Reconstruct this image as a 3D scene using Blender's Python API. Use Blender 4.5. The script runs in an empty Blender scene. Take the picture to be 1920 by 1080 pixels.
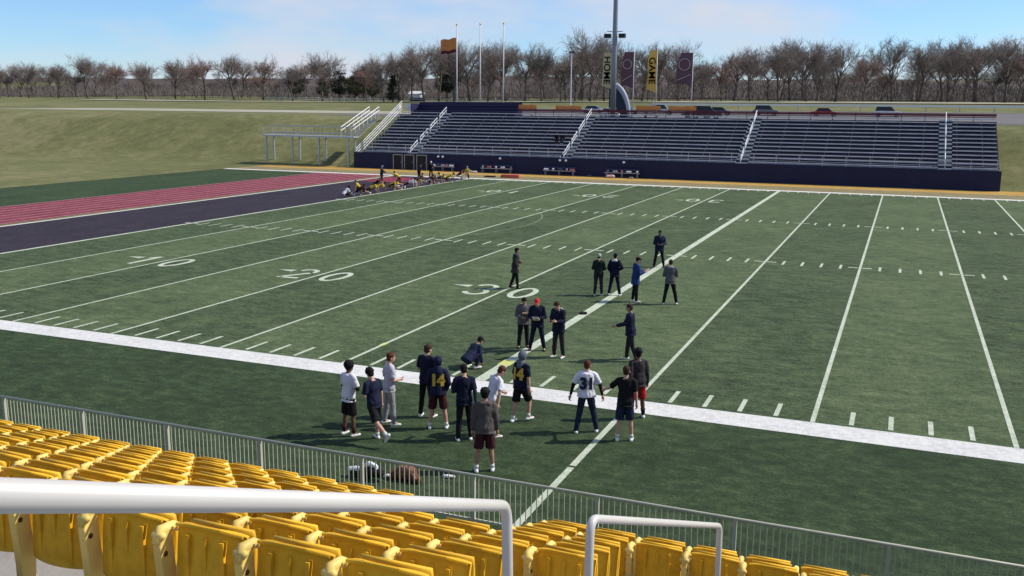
import bpy, bmesh, math, random
from math import sin, cos, pi, radians as R
from mathutils import Vector as V, Matrix as M, noise as N
random.seed(7)
sc = bpy.context.scene
C = bpy.data.collections.new("stadium"); sc.collection.children.link(C)

# ------------------------------------------------------------------ camera
CX, CY, CZ = 15.348, -24.008, 7.7477
yaw, pitch, roll, FPX = -0.387337, 0.189394, 0.0087940, 1787.214
fw = V((sin(yaw)*cos(pitch), cos(yaw)*cos(pitch), -sin(pitch)))
rt = V((cos(yaw), -sin(yaw), 0)); up = rt.cross(fw)
r2 = rt*cos(roll) + up*sin(roll); u2 = -rt*sin(roll) + up*cos(roll)
cam = bpy.data.objects.new("camera", bpy.data.cameras.new("camera")); C.objects.link(cam)
cam.matrix_world = M(((r2.x, u2.x, -fw.x, CX), (r2.y, u2.y, -fw.y, CY), (r2.z, u2.z, -fw.z, CZ), (0, 0, 0, 1)))
cam.data.sensor_width = 36; cam.data.lens = 36*FPX/1920
cam.data.clip_end = 6000; cam.data.clip_start = .05
sc.camera = cam

# ------------------------------------------------------------------ light
SUN_AZ = V((.86, .5)).normalized(); SUN_EL = R(44)
sun = bpy.data.objects.new("sun", bpy.data.lights.new("sun", 'SUN')); C.objects.link(sun)
sun.data.energy = 4.3; sun.data.angle = R(.55); sun.data.color = (1, .93, .80)
sd = V((SUN_AZ.x*cos(SUN_EL), SUN_AZ.y*cos(SUN_EL), sin(SUN_EL)))
sun.rotation_euler = sd.to_track_quat('Z', 'Y').to_euler()
W = bpy.data.worlds.new("World"); sc.world = W; W.use_nodes = True
nt = W.node_tree; nt.nodes.clear()
def wn(t): return nt.nodes.new(t)
sky = wn('ShaderNodeTexSky'); sky.sky_type = 'NISHITA'; sky.sun_disc = False
sky.sun_elevation = SUN_EL; sky.sun_rotation = math.atan2(SUN_AZ.x, SUN_AZ.y)
sky.air_density = 1.0; sky.dust_density = .15; sky.ozone_density = 3.5
tc = wn('ShaderNodeTexCoord'); mp = wn('ShaderNodeMapping'); mp.inputs['Scale'].default_value = (1.3, 1.3, 4.2)
mp.inputs['Location'].default_value = (.35, .1, .2)
no = wn('ShaderNodeTexNoise'); no.inputs['Scale'].default_value = 2.2; no.inputs['Detail'].default_value = 7; no.inputs['Roughness'].default_value = .58
cr = wn('ShaderNodeValToRGB'); cr.color_ramp.elements[0].position = .42; cr.color_ramp.elements[1].position = .66
cr.color_ramp.elements[0].color = (0, 0, 0, 1); cr.color_ramp.elements[1].color = (.9, .9, .9, 1)
tn = wn('ShaderNodeMixRGB'); tn.blend_type = 'MULTIPLY'; tn.inputs[0].default_value = 1; tn.inputs[2].default_value = (.68, .86, 1.12, 1)
mx = wn('ShaderNodeMixRGB'); mx.inputs[2].default_value = (5.0, 5.2, 5.8, 1)
bg = wn('ShaderNodeBackground'); bg.inputs[1].default_value = .115
ow = wn('ShaderNodeOutputWorld')
L = nt.links.new
L(tc.outputs['Generated'], mp.inputs[0]); L(mp.outputs[0], no.inputs['Vector']); L(no.outputs['Fac'], cr.inputs[0])
L(cr.outputs[0], mx.inputs[0]); L(sky.outputs[0], tn.inputs[1]); L(tn.outputs[0], mx.inputs[1]); L(mx.outputs[0], bg.inputs[0]); L(bg.outputs[0], ow.inputs[0])
sc.view_settings.view_transform = 'Standard'; sc.view_settings.look = 'None'
sc.view_settings.exposure = .26; sc.view_settings.gamma = 1

# ------------------------------------------------------------------ helpers
def lin(h):
    v = [int(h[i:i+2], 16)/255 for i in (0, 2, 4)]
    return tuple(x/12.92 if x <= .04045 else ((x+.055)/1.055)**2.4 for x in v)
MATS = {}
def mat(name, col, rough=.8, metal=0, var=.12, vscale=3., bump=0., bscale=40., spec=.3):
    if name in MATS: return MATS[name]
    m = bpy.data.materials.new(name); m.use_nodes = True; t = m.node_tree
    b = t.nodes['Principled BSDF']
    b.inputs['Roughness'].default_value = rough; b.inputs['Metallic'].default_value = metal
    b.inputs['Specular IOR Level'].default_value = spec
    tcx = t.nodes.new('ShaderNodeTexCoord'); n = t.nodes.new('ShaderNodeTexNoise')
    n.inputs['Scale'].default_value = vscale; n.inputs['Detail'].default_value = 5
    t.links.new(tcx.outputs['Object'], n.inputs['Vector'])
    mxx = t.nodes.new('ShaderNodeMixRGB')
    mxx.inputs[1].default_value = (*[c*(1-var*1.6) for c in col], 1)
    mxx.inputs[2].default_value = (*[min(1, c*(1+var*1.6)) for c in col], 1)
    t.links.new(n.outputs['Fac'], mxx.inputs[0]); t.links.new(mxx.outputs[0], b.inputs['Base Color'])
    if bump:
        n2 = t.nodes.new('ShaderNodeTexNoise'); n2.inputs['Scale'].default_value = bscale; n2.inputs['Detail'].default_value = 4
        t.links.new(tcx.outputs['Object'], n2.inputs['Vector'])
        bp = t.nodes.new('ShaderNodeBump'); bp.inputs['Strength'].default_value = bump; bp.inputs['Distance'].default_value = .02
        t.links.new(n2.outputs['Fac'], bp.inputs['Height']); t.links.new(bp.outputs[0], b.inputs['Normal'])
    MATS[name] = m
    return m
def orth(d):
    d = d.normalized(); a = V((0, 0, 1)) if abs(d.z) < .9 else V((1, 0, 0))
    x = d.cross(a).normalized(); return x, d.cross(x).normalized()
class MB:
    def __init__(s): s.v = []; s.f = []; s.m = []; s.mi = 0
    def add(s, vs, fs):
        o = len(s.v); s.v += [tuple(v) for v in vs]; s.f += [tuple(i+o for i in f) for f in fs]; s.m += [s.mi]*len(fs); return s
    def box(s, a, b, mtx=None):
        x0, y0, z0 = a; x1, y1, z1 = b
        vs = [V((x, y, z)) for z in (z0, z1) for y in (y0, y1) for x in (x0, x1)]
        if mtx is not None: vs = [mtx @ v for v in vs]
        return s.add(vs, [(0, 2, 3, 1), (4, 5, 7, 6), (0, 1, 5, 4), (2, 6, 7, 3), (0, 4, 6, 2), (1, 3, 7, 5)])
    def rings(s, rs, cap=True):
        n = len(rs[0]); vs = [p for r in rs for p in r]; fs = []
        for i in range(len(rs)-1):
            for j in range(n):
                k = (j+1) % n; fs.append((i*n+j, i*n+k, (i+1)*n+k, (i+1)*n+j))
        if cap: fs += [tuple(range(n))[::-1], tuple((len(rs)-1)*n+j for j in range(n))]
        return s.add(vs, fs)
    def tube(s, pts, rad, n=8, cap=True):
        pts = [V(p) for p in pts]
        if not hasattr(rad, '__len__'): rad = [rad]*len(pts)
        x, y = orth(pts[1]-pts[0]); rs = []
        for i, p in enumerate(pts):
            d = (pts[min(i+1, len(pts)-1)]-pts[max(i-1, 0)]).normalized()
            x = (x-d*x.dot(d)).normalized(); y = d.cross(x)
            rs.append([p+(x*cos(2*pi*k/n)+y*sin(2*pi*k/n))*rad[i] for k in range(n)])
        return s.rings(rs, cap)
    def cap(s, a, b, ra, rb, n=10):          # tapered capsule, closed
        a = V(a); b = V(b); d = (b-a); l = d.length
        if l < 1e-5: d = V((0, 0, 1)); l = 1e-5
        d.normalize(); x, y = orth(d); rs = []
        for t in (-1, -.86, -.5, 0): rs.append((a+d*ra*t, max(.02*ra, ra*math.sqrt(max(0, 1-t*t)))))
        for t in (0, .5, .86, 1): rs.append((b+d*rb*t, max(.02*rb, rb*math.sqrt(max(0, 1-t*t)))))
        return s.rings([[c+(x*cos(2*pi*k/n)+y*sin(2*pi*k/n))*r for k in range(n)] for c, r in rs])
    def ell(s, c, r, mtx=None, n=12, m=8):
        c = V(c); rs = []
        for i in range(m+1):
            t = pi*i/m; q = max(sin(t), .02); rs.append([])
            for k in range(n):
                p = V((r[0]*q*cos(2*pi*k/n), r[1]*q*sin(2*pi*k/n), -r[2]*cos(t)))
                if mtx is not None: p = mtx @ p
                rs[-1].append(c+p)
        return s.rings(rs)
    def loft(s, secs, n=16, f=lambda p: p):  # secs: (z, rx, ry, yoff)
        return s.rings([[f(V((rx*cos(2*pi*k/n), yo+ry*sin(2*pi*k/n), z))) for k in range(n)] for z, rx, ry, yo in secs])
    def prism(s, poly, z0, z1, f=lambda p: p):
        n = len(poly); vs = [f(V((x, y, z))) for z in (z0, z1) for x, y in poly]
        return s.add(vs, [tuple(range(n))[::-1], tuple(range(n, 2*n))]+[(i, (i+1) % n, n+(i+1) % n, n+i) for i in range(n)])
    def mesh(s, name, mats, smooth=False):
        me = bpy.data.meshes.new(name); me.from_pydata(s.v, [], s.f)
        for m in (mats if isinstance(mats, (list, tuple)) else [mats]): me.materials.append(m)
        me.polygons.foreach_set('material_index', s.m)
        if smooth: me.polygons.foreach_set('use_smooth', [True]*len(s.f))
        me.update(); return me
    def build(s, name, mats, parent=None, smooth=False, bevel=0):
        o = bpy.data.objects.new(name, s.mesh(name, mats, smooth)); C.objects.link(o)
        if parent: o.parent = parent
        if bevel:
            b = o.modifiers.new('bevel', 'BEVEL'); b.width = bevel; b.segments = 2; b.limit_method = 'ANGLE'
        return o
def thing(name, label, cat, loc=(0, 0, 0), rz=0, group=None):
    o = bpy.data.objects.new(name, None); C.objects.link(o); o.location = loc; o.rotation_euler = (0, 0, rz)
    return tag(o, label, cat, group)
def tag(o, label, cat, group=None):
    o['label'] = label; o['category'] = cat
    if group: o['group'] = group
    return o
def struct(o, kind='structure'): o['kind'] = kind; return o
def kids(o): return [c for c in bpy.data.objects if c.parent == o]
def dup(root, loc, rz, label, group=None, scale=None):
    def cp(o, par):
        c = o.copy(); C.objects.link(c); c.parent = par
        for ch in KID.get(o.name, []): KID.setdefault(c.name, []).append(cp(ch, c))
        return c
    KID.clear()
    for o in C.objects:
        if o.parent: KID.setdefault(o.parent.name, []).append(o)
    r = cp(root, None); r.location = loc; r.rotation_euler = (0, 0, rz); r['label'] = label
    if group: r['group'] = group
    if scale: r.scale = scale
    return r
KID = {}
def nth(n):
    return str(n)+('th' if 10 <= n % 100 <= 20 else {1: 'st', 2: 'nd', 3: 'rd'}.get(n % 10, 'th'))
def remesh(mb, voxel, smooth_it=3, fold=0, fscale=9, seed=0, fac=.5):
    me = bpy.data.meshes.new('t'); me.from_pydata(mb.v, [], mb.f)
    bm = bmesh.new(); bm.from_mesh(me); bmesh.ops.recalc_face_normals(bm, faces=bm.faces); bm.to_mesh(me); bm.free()
    o = bpy.data.objects.new('t', me); C.objects.link(o)
    r = o.modifiers.new('r', 'REMESH'); r.mode = 'VOXEL'; r.voxel_size = voxel; r.adaptivity = 0
    if smooth_it:
        q = o.modifiers.new('s', 'SMOOTH'); q.factor = fac; q.iterations = smooth_it
    dg = bpy.context.evaluated_depsgraph_get()
    out = bpy.data.meshes.new_from_object(o.evaluated_get(dg))
    bpy.data.objects.remove(o); bpy.data.meshes.remove(me)
    b = MB(); off = V((seed*3.7, seed*1.3, 0))
    for v in out.vertices:
        p = v.co.copy()
        if fold:
            q = V((p.x*fscale, p.y*fscale, p.z*fscale*.55))+off
            p += v.normal*(fold*(abs(N.noise(q))*2-.35+.5*N.noise(q*2.3)))
        b.v.append(tuple(p))
    b.f = [tuple(p.vertices) for p in out.polygons]; b.m = [0]*len(b.f)
    bpy.data.meshes.remove(out)
    return b
def text_mesh(s, size, depth=.004, bold=.0):
    cu = bpy.data.curves.new('t', 'FONT'); cu.body = s; cu.size = size; cu.align_x = 'CENTER'; cu.align_y = 'CENTER'
    cu.extrude = depth; cu.offset = bold
    o = bpy.data.objects.new('t', cu); C.objects.link(o)
    me = bpy.data.meshes.new_from_object(o.evaluated_get(bpy.context.evaluated_depsgraph_get()))
    b = MB(); b.v = [tuple(v.co) for v in me.vertices]; b.f = [tuple(p.vertices) for p in me.polygons]; b.m = [0]*len(b.f)
    bpy.data.objects.remove(o); bpy.data.meshes.remove(me); return b

# ------------------------------------------------------------------ ground materials
def ground_mat(name, stops, scales, rough=.95, bump=.3, bscale=8, stripes=None, streak=None):
    m = bpy.data.materials.new(name); m.use_nodes = True; t = m.node_tree; b = t.nodes['Principled BSDF']
    b.inputs['Roughness'].default_value = rough; b.inputs['Specular IOR Level'].default_value = .15
    g = t.nodes.new('ShaderNodeTexCoord'); l = t.links.new
    def noise(sc_, det=6, rgh=.6, st=(1, 1, 1)):
        mpn = t.nodes.new('ShaderNodeMapping'); mpn.inputs['Scale'].default_value = st
        n = t.nodes.new('ShaderNodeTexNoise'); n.inputs['Scale'].default_value = sc_; n.inputs['Detail'].default_value = det; n.inputs['Roughness'].default_value = rgh
        l(g.outputs['Object'], mpn.inputs[0]); l(mpn.outputs[0], n.inputs['Vector']); return n.outputs['Fac']
    def math_(op, a, b_=None, v=None):
        n = t.nodes.new('ShaderNodeMath'); n.operation = op
        for i, x in enumerate((a, b_ if b_ is not None else v)):
            if x is None: continue
            if isinstance(x, (int, float)): n.inputs[i].default_value = x
            else: l(x, n.inputs[i])
        return n.outputs[0]
    acc = None; wsum = sum(w for _, w, _ in scales)
    for s_, w, st in scales:
        q = math_('MULTIPLY', noise(s_, st=st), w/wsum); acc = q if acc is None else math_('ADD', acc, q)
    if stripes:
        sx = t.nodes.new('ShaderNodeSeparateXYZ'); l(g.outputs['Object'], sx.inputs[0])
        a = math_('FLOOR', math_('DIVIDE', sx.outputs[0], 4.572)); a = math_('MODULO', math_('ADD', a, 100.), 2.)
        acc = math_('ADD', acc, math_('MULTIPLY', math_('SUBTRACT', a, .5), stripes))
    cr_ = t.nodes.new('ShaderNodeValToRGB'); e = cr_.color_ramp.elements
    while len(e) < len(stops): e.new(.5)
    for i, (p, c) in enumerate(stops): e[i].position = p; e[i].color = (*c, 1)
    l(acc, cr_.inputs[0]); l(cr_.outputs[0], b.inputs['Base Color'])
    bp = t.nodes.new('ShaderNodeBump'); bp.inputs['Strength'].default_value = bump; bp.inputs['Distance'].default_value = .06
    l(noise(bscale, 8, .7), bp.inputs['Height']); l(bp.outputs[0], b.inputs['Normal'])
    return m
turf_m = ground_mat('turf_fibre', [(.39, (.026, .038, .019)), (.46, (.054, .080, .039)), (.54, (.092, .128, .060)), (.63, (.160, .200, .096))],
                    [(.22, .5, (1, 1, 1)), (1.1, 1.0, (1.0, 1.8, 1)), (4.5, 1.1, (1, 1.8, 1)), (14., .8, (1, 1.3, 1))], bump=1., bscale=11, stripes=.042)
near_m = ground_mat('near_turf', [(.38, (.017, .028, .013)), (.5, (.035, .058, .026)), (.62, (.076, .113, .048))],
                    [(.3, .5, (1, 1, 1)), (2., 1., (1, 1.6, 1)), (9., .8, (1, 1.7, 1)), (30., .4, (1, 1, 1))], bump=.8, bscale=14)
lawn_m = ground_mat('lawn', [(.38, (.075, .085, .032)), (.5, (.135, .14, .055)), (.62, (.23, .205, .11))],
                    [(.02, .8, (1, 1, 1)), (.12, 1, (1, 1, 1)), (.7, 1, (1, 1, 1)), (3., .7, (1, 1, 1))], bump=.3, bscale=3)
zone_m = ground_mat('painted_zone', [(.36, (.018, .014, .022)), (.52, (.035, .028, .040)), (.68, (.06, .05, .06))],
                    [(.5, .6, (1, 1, 1)), (3., 1, (1, 1, 1)), (14., .6, (1, 1, 1))], bump=.5, bscale=14)
maroon_m = ground_mat('maroon_paint', [(.36, (.13, .02, .035)), (.52, (.20, .035, .055)), (.68, (.28, .07, .09))],
                      [(.5, .6, (1, 1, 1)), (3., 1, (1, 1, 1))], bump=.4, bscale=14)
tan_m = ground_mat('tan_ground', [(.36, (.15, .125, .065)), (.52, (.22, .185, .095)), (.68, (.30, .26, .15))],
                   [(.3, .6, (1, 1, 1)), (2., 1, (1, 1, 1)), (12., .6, (1, 1, 1))], bump=.3)
gold_m = ground_mat('gold_ground', [(.36, (.30, .18, .045)), (.52, (.43, .26, .065)), (.68, (.50, .33, .11))],
                    [(.3, .6, (1, 1, 1)), (2., 1, (1, 1, 1))], bump=.3)
asph_m = ground_mat('asphalt', [(.36, (.10, .095, .10)), (.52, (.15, .145, .145)), (.68, (.20, .19, .19))],
                    [(.1, .8, (1, 1, 1)), (2., 1, (1, 1, 1))], bump=.2)
path_m = ground_mat('pale_gravel', [(.36, (.26, .25, .19)), (.6, (.38, .36, .28))], [(.1, .8, (1, 1, 1)), (2., 1, (1, 1, 1))], bump=.2)
line_m = ground_mat('line_paint', [(.33, (.26, .32, .22)), (.5, (.45, .50, .39)), (.6, (.58, .61, .52))],
                    [(.7, .6, (1, 1, 1)), (5., 1, (1, 1, 1)), (26., 1, (1, 1, 1))], bump=.6, bscale=14)
band_m = ground_mat('band_paint', [(.33, (.40, .40, .38)), (.5, (.60, .60, .585)), (.6, (.68, .68, .66))],
                    [(.7, .6, (1, 1, 1)), (5., 1, (1, 1, 1)), (26., .8, (1, 1, 1))], bump=.5, bscale=14)
faint_m = ground_mat('faded_paint', [(.33, (.09, .14, .07)), (.6, (.17, .22, .13))], [(1., 1, (1, 1, 1)), (12., 1, (1, 1, 1))])
yel_m = ground_mat('yellow_paint', [(.33, (.42, .46, .12)), (.6, (.55, .58, .24))], [(1., 1, (1, 1, 1)), (12., 1, (1, 1, 1))])

# ------------------------------------------------------------------ terrain
PROF = [(-400, 0), (60, 0), (79, 0), (84, 1.2), (92, 4.9), (98, 6.0), (150, 6.3), (180, 7.1), (250, 8.6), (345, 10.5), (450, 21), (700, 27), (1200, 30), (4000, 30)]
def gz(y, x=0):
    for (a, za), (b, zb) in zip(PROF, PROF[1:]):
        if a <= y <= b:
            h = za+(zb-za)*(y-a)/(b-a)
            if y > 160: h += 1.2*N.noise(V((x*.006, y*.006, 0)))*min(1, (y-160)/100)
            if y > 360: h += 5*N.noise(V((x*.012, y*.004, 4)))*min(1, (y-360)/60)
            return h
    return 0
mb = MB(); ys = [-400, -100, -30, 0, 30, 60, 79, 84, 92, 98, 110, 150]+[165+15*i for i in range(16)]+[430, 500, 600, 700, 900, 1200, 2500, 4000]
xs = [-3000, -1500, -900, -600]+[-450+25*i for i in range(29)]+[350, 600, 900, 1500, 3000]
for y in ys:
    for x in xs: mb.v.append((x, y, gz(y, x)-.004))
nx = len(xs)
for j in range(len(ys)-1):
    for i in range(nx-1): mb.f.append((j*nx+i, j*nx+i+1, (j+1)*nx+i+1, (j+1)*nx+i)); mb.m.append(0)
struct(mb.build('terrain', lawn_m, smooth=True))
def sheet(name, polys, m, z=0.):
    b = MB()
    for pl in polys: b.add([(x, y, z) for x, y in pl], [tuple(range(len(pl)))])
    return struct(b.build(name, m))
def rect(x0, x1, y0, y1): return [(x0, y0), (x1, y0), (x1, y1), (x0, y1)]
def gridsheet(name, x0, x1, ya, dz, m, step=20):
    b = MB(); n = int((x1-x0)/step)+1
    for y in ya:
        for i in range(n+1): x = x0+(x1-x0)*i/n; b.v.append((x, y, gz(y, x)+dz))
    for j in range(len(ya)-1):
        for i in range(n): b.f.append((j*(n+1)+i, j*(n+1)+i+1, (j+1)*(n+1)+i+1, (j+1)*(n+1)+i)); b.m.append(0)
    return struct(b.build(name, m, smooth=True))
FW = 68.86
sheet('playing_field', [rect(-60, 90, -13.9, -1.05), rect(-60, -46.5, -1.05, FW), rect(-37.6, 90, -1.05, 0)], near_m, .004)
sheet('turf', [rect(-27.43, 90, 0, FW+1.05)], turf_m, .004)
sheet('end_zone', [rect(-36.57, -27.43, 0, FW+1.05)], zone_m, .004)
sheet('end_zone_lettering', [[(-36.4, 60.6), (-31.6, 60.9), (-31.9, 63.6), (-33.2, 67.0), (-36.4, 67.2)]], maroon_m, .008)
sheet('running_track', [rect(-46.5, -37.6, -1.05, FW+1.05)], maroon_m, .004)
sheet('track_lanes', [rect(-46.5+1.22*i-.03, -46.5+1.22*i+.03, -1.05, FW+1.05) for i in range(8)]+[rect(-36.9, -36.6, 0, FW)], band_m, .010)
sheet('sideline_ground', [rect(-60, 90, FW+1.05, 74.6)], tan_m, .004)
sheet('gold_border', [rect(-60, 90, 74.6, 79.2)], gold_m, .004)
gridsheet('car_park', -70, 160, [101, 110, 150, 165, 178], .02, asph_m)
gridsheet('path', -160, -60, [120, 135, 150], .03, path_m)
hill_m = ground_mat('woodland_floor', [(.36, (.05, .038, .034)), (.5, (.085, .066, .06)), (.65, (.13, .10, .09))], [(.05, 1, (1, 1, 1)), (.4, 1, (1, 1, 3))])
gridsheet('wooded_hill', -900, 700, [340, 375, 410, 450, 520, 700], .3, hill_m)
gridsheet('road', -260, 200, [236, 243, 250], .2, path_m)

# markings
Y5 = 4.572; lb = []
def ln(x0, x1, y0, y1): lb.append(rect(x0, x1, y0, y1))
for k in range(-6, 16):
    w = .06 if k != 1 else .17
    if k == -6: w = .13
    ln(k*Y5-w, k*Y5+w, 0, FW)
for y in (25.44, FW-25.44):
    for k in range(-6, 16):
        ln(k*Y5-.55, k*Y5-.09 if k != 1 else k*Y5-.21, y-.09, y+.09); ln(k*Y5+.09 if k != 1 else k*Y5+.21, k*Y5+.55, y-.09, y+.09)
        for j in range(1, 5): ln(k*Y5+j*.9144-.06, k*Y5+j*.9144+.06, y-.62, y+.62)
for k in range(-6, 16):
    for j in range(1, 5):
        x = k*Y5+j*.9144
        ln(x-.06, x+.06, .14, 1.25); ln(x-.05, x+.05, FW-1.2, FW-.12)
for k in (0, 1, 2):     # short marks just outside the band
    if k: ln(k*Y5-.075, k*Y5+.075, -5.2 if k == 2 else -1.3, -1.06)
sheet('yard_lines', lb, line_m, .012)
sheet('white_line', [rect(2*Y5-.075, 2*Y5+.075, -13, -5.3)], line_m, .012)
sheet('sideline_band', [rect(-37.6, 90, -1.05, 0), rect(-60, 90, FW, FW+1.05)], band_m, .008)
arc = []
for i in range(24):
    a0, a1 = R(-34+i*68/24), R(-34+(i+1)*68/24)
    arc.append([(-21.5+r*cos(a), 34.43+r*sin(a)) for r, a in ((14.1, a0), (14.22, a0), (14.22, a1), (14.1, a1))])
sheet('faded_arc', arc, faint_m, .008)
sheet('yellow_marks', [rect(-.085, .085, 2.35, 2.7), rect(Y5-.2, Y5+.2, 1.75, 2.35)], yel_m, .016)
# yard numbers: strokes as thick poly-lines in a unit box (w 1.15, h 2.35)
def stroke(pts, w):
    out = []
    for a, b in zip(pts, pts[1:]):
        a = V(a); b = V(b); d = (b-a).normalized(); n = V((-d.y, d.x)); e = d*w*.25
        out.append([tuple(a+n*w*.5-e), tuple(b+n*w*.5+e), tuple(b-n*w*.5+e), tuple(a-n*w*.5-e)])
    return out
def ringpts(cx, cy, rx, ry, a0, a1, n=16): return [(cx+rx*cos(R(a0+(a1-a0)*i/n)), cy+ry*sin(R(a0+(a1-a0)*i/n))) for i in range(n+1)]
def ribbon(cx, cy, rx, ry, a0, a1, wx, wy, n=20):
    o = []
    for i in range(n):
        p = []
        for k, s_ in ((i, 1), (i+1, 1), (i+1, -1), (i, -1)):
            a = R(a0+(a1-a0)*k/n); p.append((cx+(rx+s_*wx/2)*cos(a), cy+(ry+s_*wy/2)*sin(a)))
        o.append(p)
    return o
def digit(d):
    if d == '0': return ribbon(0, 1.17, .43, 1.03, 0, 360, .26, .28, 28)
    if d == '3': return ribbon(0, 1.75, .42, .5, -60, 165, .24, .24)+ribbon(0, .62, .44, .52, -170, 62, .26, .26)+[rect(-.12, .2, 1.1, 1.28)]
    if d == '1': return [rect(-.13, .13, 0, 2.3), [(-.13, 2.3), (-.36, 1.9), (-.36, 1.65), (-.13, 1.85)]]
    if d == '2': return ribbon(0, 1.7, .42, .55, -30, 165, .25, .24)+stroke([(.38, 1.5), (-.42, .2)], .26)+[rect(-.56, .56, 0, .26)]
nums = []
def number(x, far, tens, arrow=True):
    s = -1 if far else 1; y0 = 57.35 if far else 11.35
    def tr(p, ox): return [(x+s*(ox+q[0]), y0+s*q[1]) for q in p]
    for p in digit(tens): nums.append(tr(p, -.98))
    for p in digit('0'): nums.append(tr(p, .95))
    if arrow:
        if far: nums.append(tr([(1.75, 1.3), (2.65, 1.5), (1.75, 1.75)], 0))
        else: nums.append(tr([(-1.7, 1.45), (-2.6, 1.72), (-1.7, 1.95)], 0))
for k, t_ in ((0, '3'), (-2, '2'), (-4, '1')): number(k*Y5, False, t_); number(k*Y5, True, t_)
sheet('yard_numbers', nums, line_m, .016)

# ------------------------------------------------------------------ metals, plastics
steel = mat('galvanised_steel', (.42, .44, .47), .45, .5, .1)
rail_w = mat('painted_rail', (.56, .54, .51), .38, .1, .04, 3)
bench_m = mat('bench_aluminium', (.44, .44, .48), .6, 0, .28, .8)
deck_m = mat('deck_navy', (.020, .022, .042), .7, 0, .35)
navy_m = mat('navy_wall_padding', (.008, .011, .045), .6, 0, .25, .6)
conc = mat('concrete', (.27, .26, .25), .9, 0, .15, 2, .3, 20)
gold_p = mat('yellow_seat_plastic', (.74, .41, .02), .58, 0, .20, 11, .04, 60, .25)
gold_d = mat('yellow_bracket', (.80, .58, .16), .45, 0, .12, 8)
white_m = mat('white_paint', (.72, .72, .72), .6, 0, .06)
black_m = mat('black_plastic', (.012, .012, .014), .5, 0, .1)
maroon_p = mat('maroon_cloth', (.10, .018, .03), .8)
orange_p = mat('orange_cloth', (.55, .21, .06), .8)

# ------------------------------------------------------------------ far bleachers
WY = 78.74; X0, X1 = -47.7, 24.0
AIS = [-41.4, -21.5, -1.5, 18.5]
bl = thing('bleachers', 'long navy and aluminium bleachers on the far sideline behind the field', 'bleachers', (-21.5, WY, 0))
def BL(mb_, name, m, parent=bl, smooth=False, bevel=0):
    off = V((-21.5, WY, 0)) if parent in (bl,) or True else V()
    mb_.v = [tuple(V(v)-off) for v in mb_.v]
    return mb_.build(name, m, parent, smooth, bevel)
NR = 14; dY, dZ, yb, zb = .80, .392, 79.9, 1.35
b = MB(); pts = [(WY+.05, 0), (WY+.05, 1.95), (yb, 1.95)] if False else [(WY+.02, .02), (WY+.02, 1.3), (yb, 1.3)]
for i in range(NR):
    pts += [(yb+i*dY, zb+i*dZ), (yb+(i+1)*dY, zb+i*dZ)]
pts += [(yb+NR*dY, 3.0), (WY+3, .02)]
n = len(pts); b.add([(x, y, z) for x in (X0, X1) for y, z in pts], [tuple(range(n)), tuple(range(n, 2*n))[::-1]]+[(i, n+i, n+(i+1) % n, (i+1) % n) for i in range(n)])
BL(b, 'deck', deck_m)
b = MB().box((X0-.1, WY-.14, 0), (X1, WY, 1.93)); k = X0+2.4
while k < X1: b.box((k-.02, WY-.150, .02), (k+.02, WY-.1405, 1.92)); k += 2.4
BL(b, 'front_wall', navy_m)
segs = []; x = X0+.15
for a in AIS: segs.append((x, a-.1)); x = a+1.25
segs.append((x, X1-.1))
for i in range(NR):
    for (xa, xb) in segs:
        y = yb+i*dY+.26; z = zb+i*dZ+.30
        b = MB().box((xa, y, z-.10), (xb, y+.27, z))
        k = xa+.4
        while k < xb: b.box((k, y+.16, z-.30), (k+.04, y+.2, z-.07)); k += 2.4
        BL(b, 'bench', bench_m)
for a in AIS:     # paler aisle steps
    b = MB()
    for i in range(NR): b.box((a-.05, yb+i*dY+.02, zb+i*dZ+.004), (a+1.2, yb+i*dY+.34, zb+i*dZ+.2))
    BL(b, 'aisle_steps', steel)
    for q in range(4):
        i0 = .5+q*3.4; i1 = i0+2.5; b = MB()
        P = lambda i, h: (a+.55, yb+i*dY, zb+i*dZ+h)
        b.tube([P(i0, 0), P(i0, .9), P(i1, .9), P(i1, 0)], .045, 6); b.tube([P(i0, .5), P(i1, .5)], .035, 6)
        BL(b, 'aisle_rail', white_m)
b = MB()
for z in (1.98, 2.3, 2.62, 2.95): b.tube([(X0, WY+.3, z), (X1, WY+.3, z)], .028, 6)
x = X0
while x < X1: b.tube([(x, WY+.3, 1.3), (x, WY+.3, 2.95)], .03, 6); x += 2.3
BL(b, 'front_railing', steel)
b = MB()
for i in range(NR+2):
    y = yb-1.0+i*dY; z = zb-.4+i*dZ; b.tube([(X0, y, z-.4), (X0, y, z+1.35)], .035, 6)
for h in (.35, .7, 1.05, 1.35): b.tube([(X0, yb-1.0, zb-.4+h), (X0, yb-1+(NR+1)*dY, zb-.4+(NR+1)*dZ+h)], .035, 6)
BL(b, 'side_railing', steel)
YT = yb+NR*dY; ZT = zb+(NR-1)*dZ
b = MB()
for z in (ZT+.45, ZT+.8): b.tube([(-31, YT+.1, z), (X1, YT+.1, z)], .05, 6)
x = -31
while x < X1: b.tube([(x, YT+.1, ZT-.3), (x, YT+.1, ZT+.85)], .04, 6); x += 2.4
b.box((-31, YT+.12, ZT+.55), (X1, YT+.16, ZT+.74)); BL(b, 'back_rail', maroon_p)
b = MB()
for i in range(3):
    b.box((-46.4, YT+.02+i*.8, ZT-.3), (-31.4, YT+.8+i*.8, ZT+.2+i*.35))
b.box((-46.4, YT+2.42, ZT-.3), (-31.4, YT+2.5, ZT+1.65)); b.box((-46.5, YT+.02, ZT-.3), (-46.4, YT+2.5, ZT+1.45))
BL(b, 'upper_platform', mat('platform_navy', (.018, .016, .06), .6, 0, .2))
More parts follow.
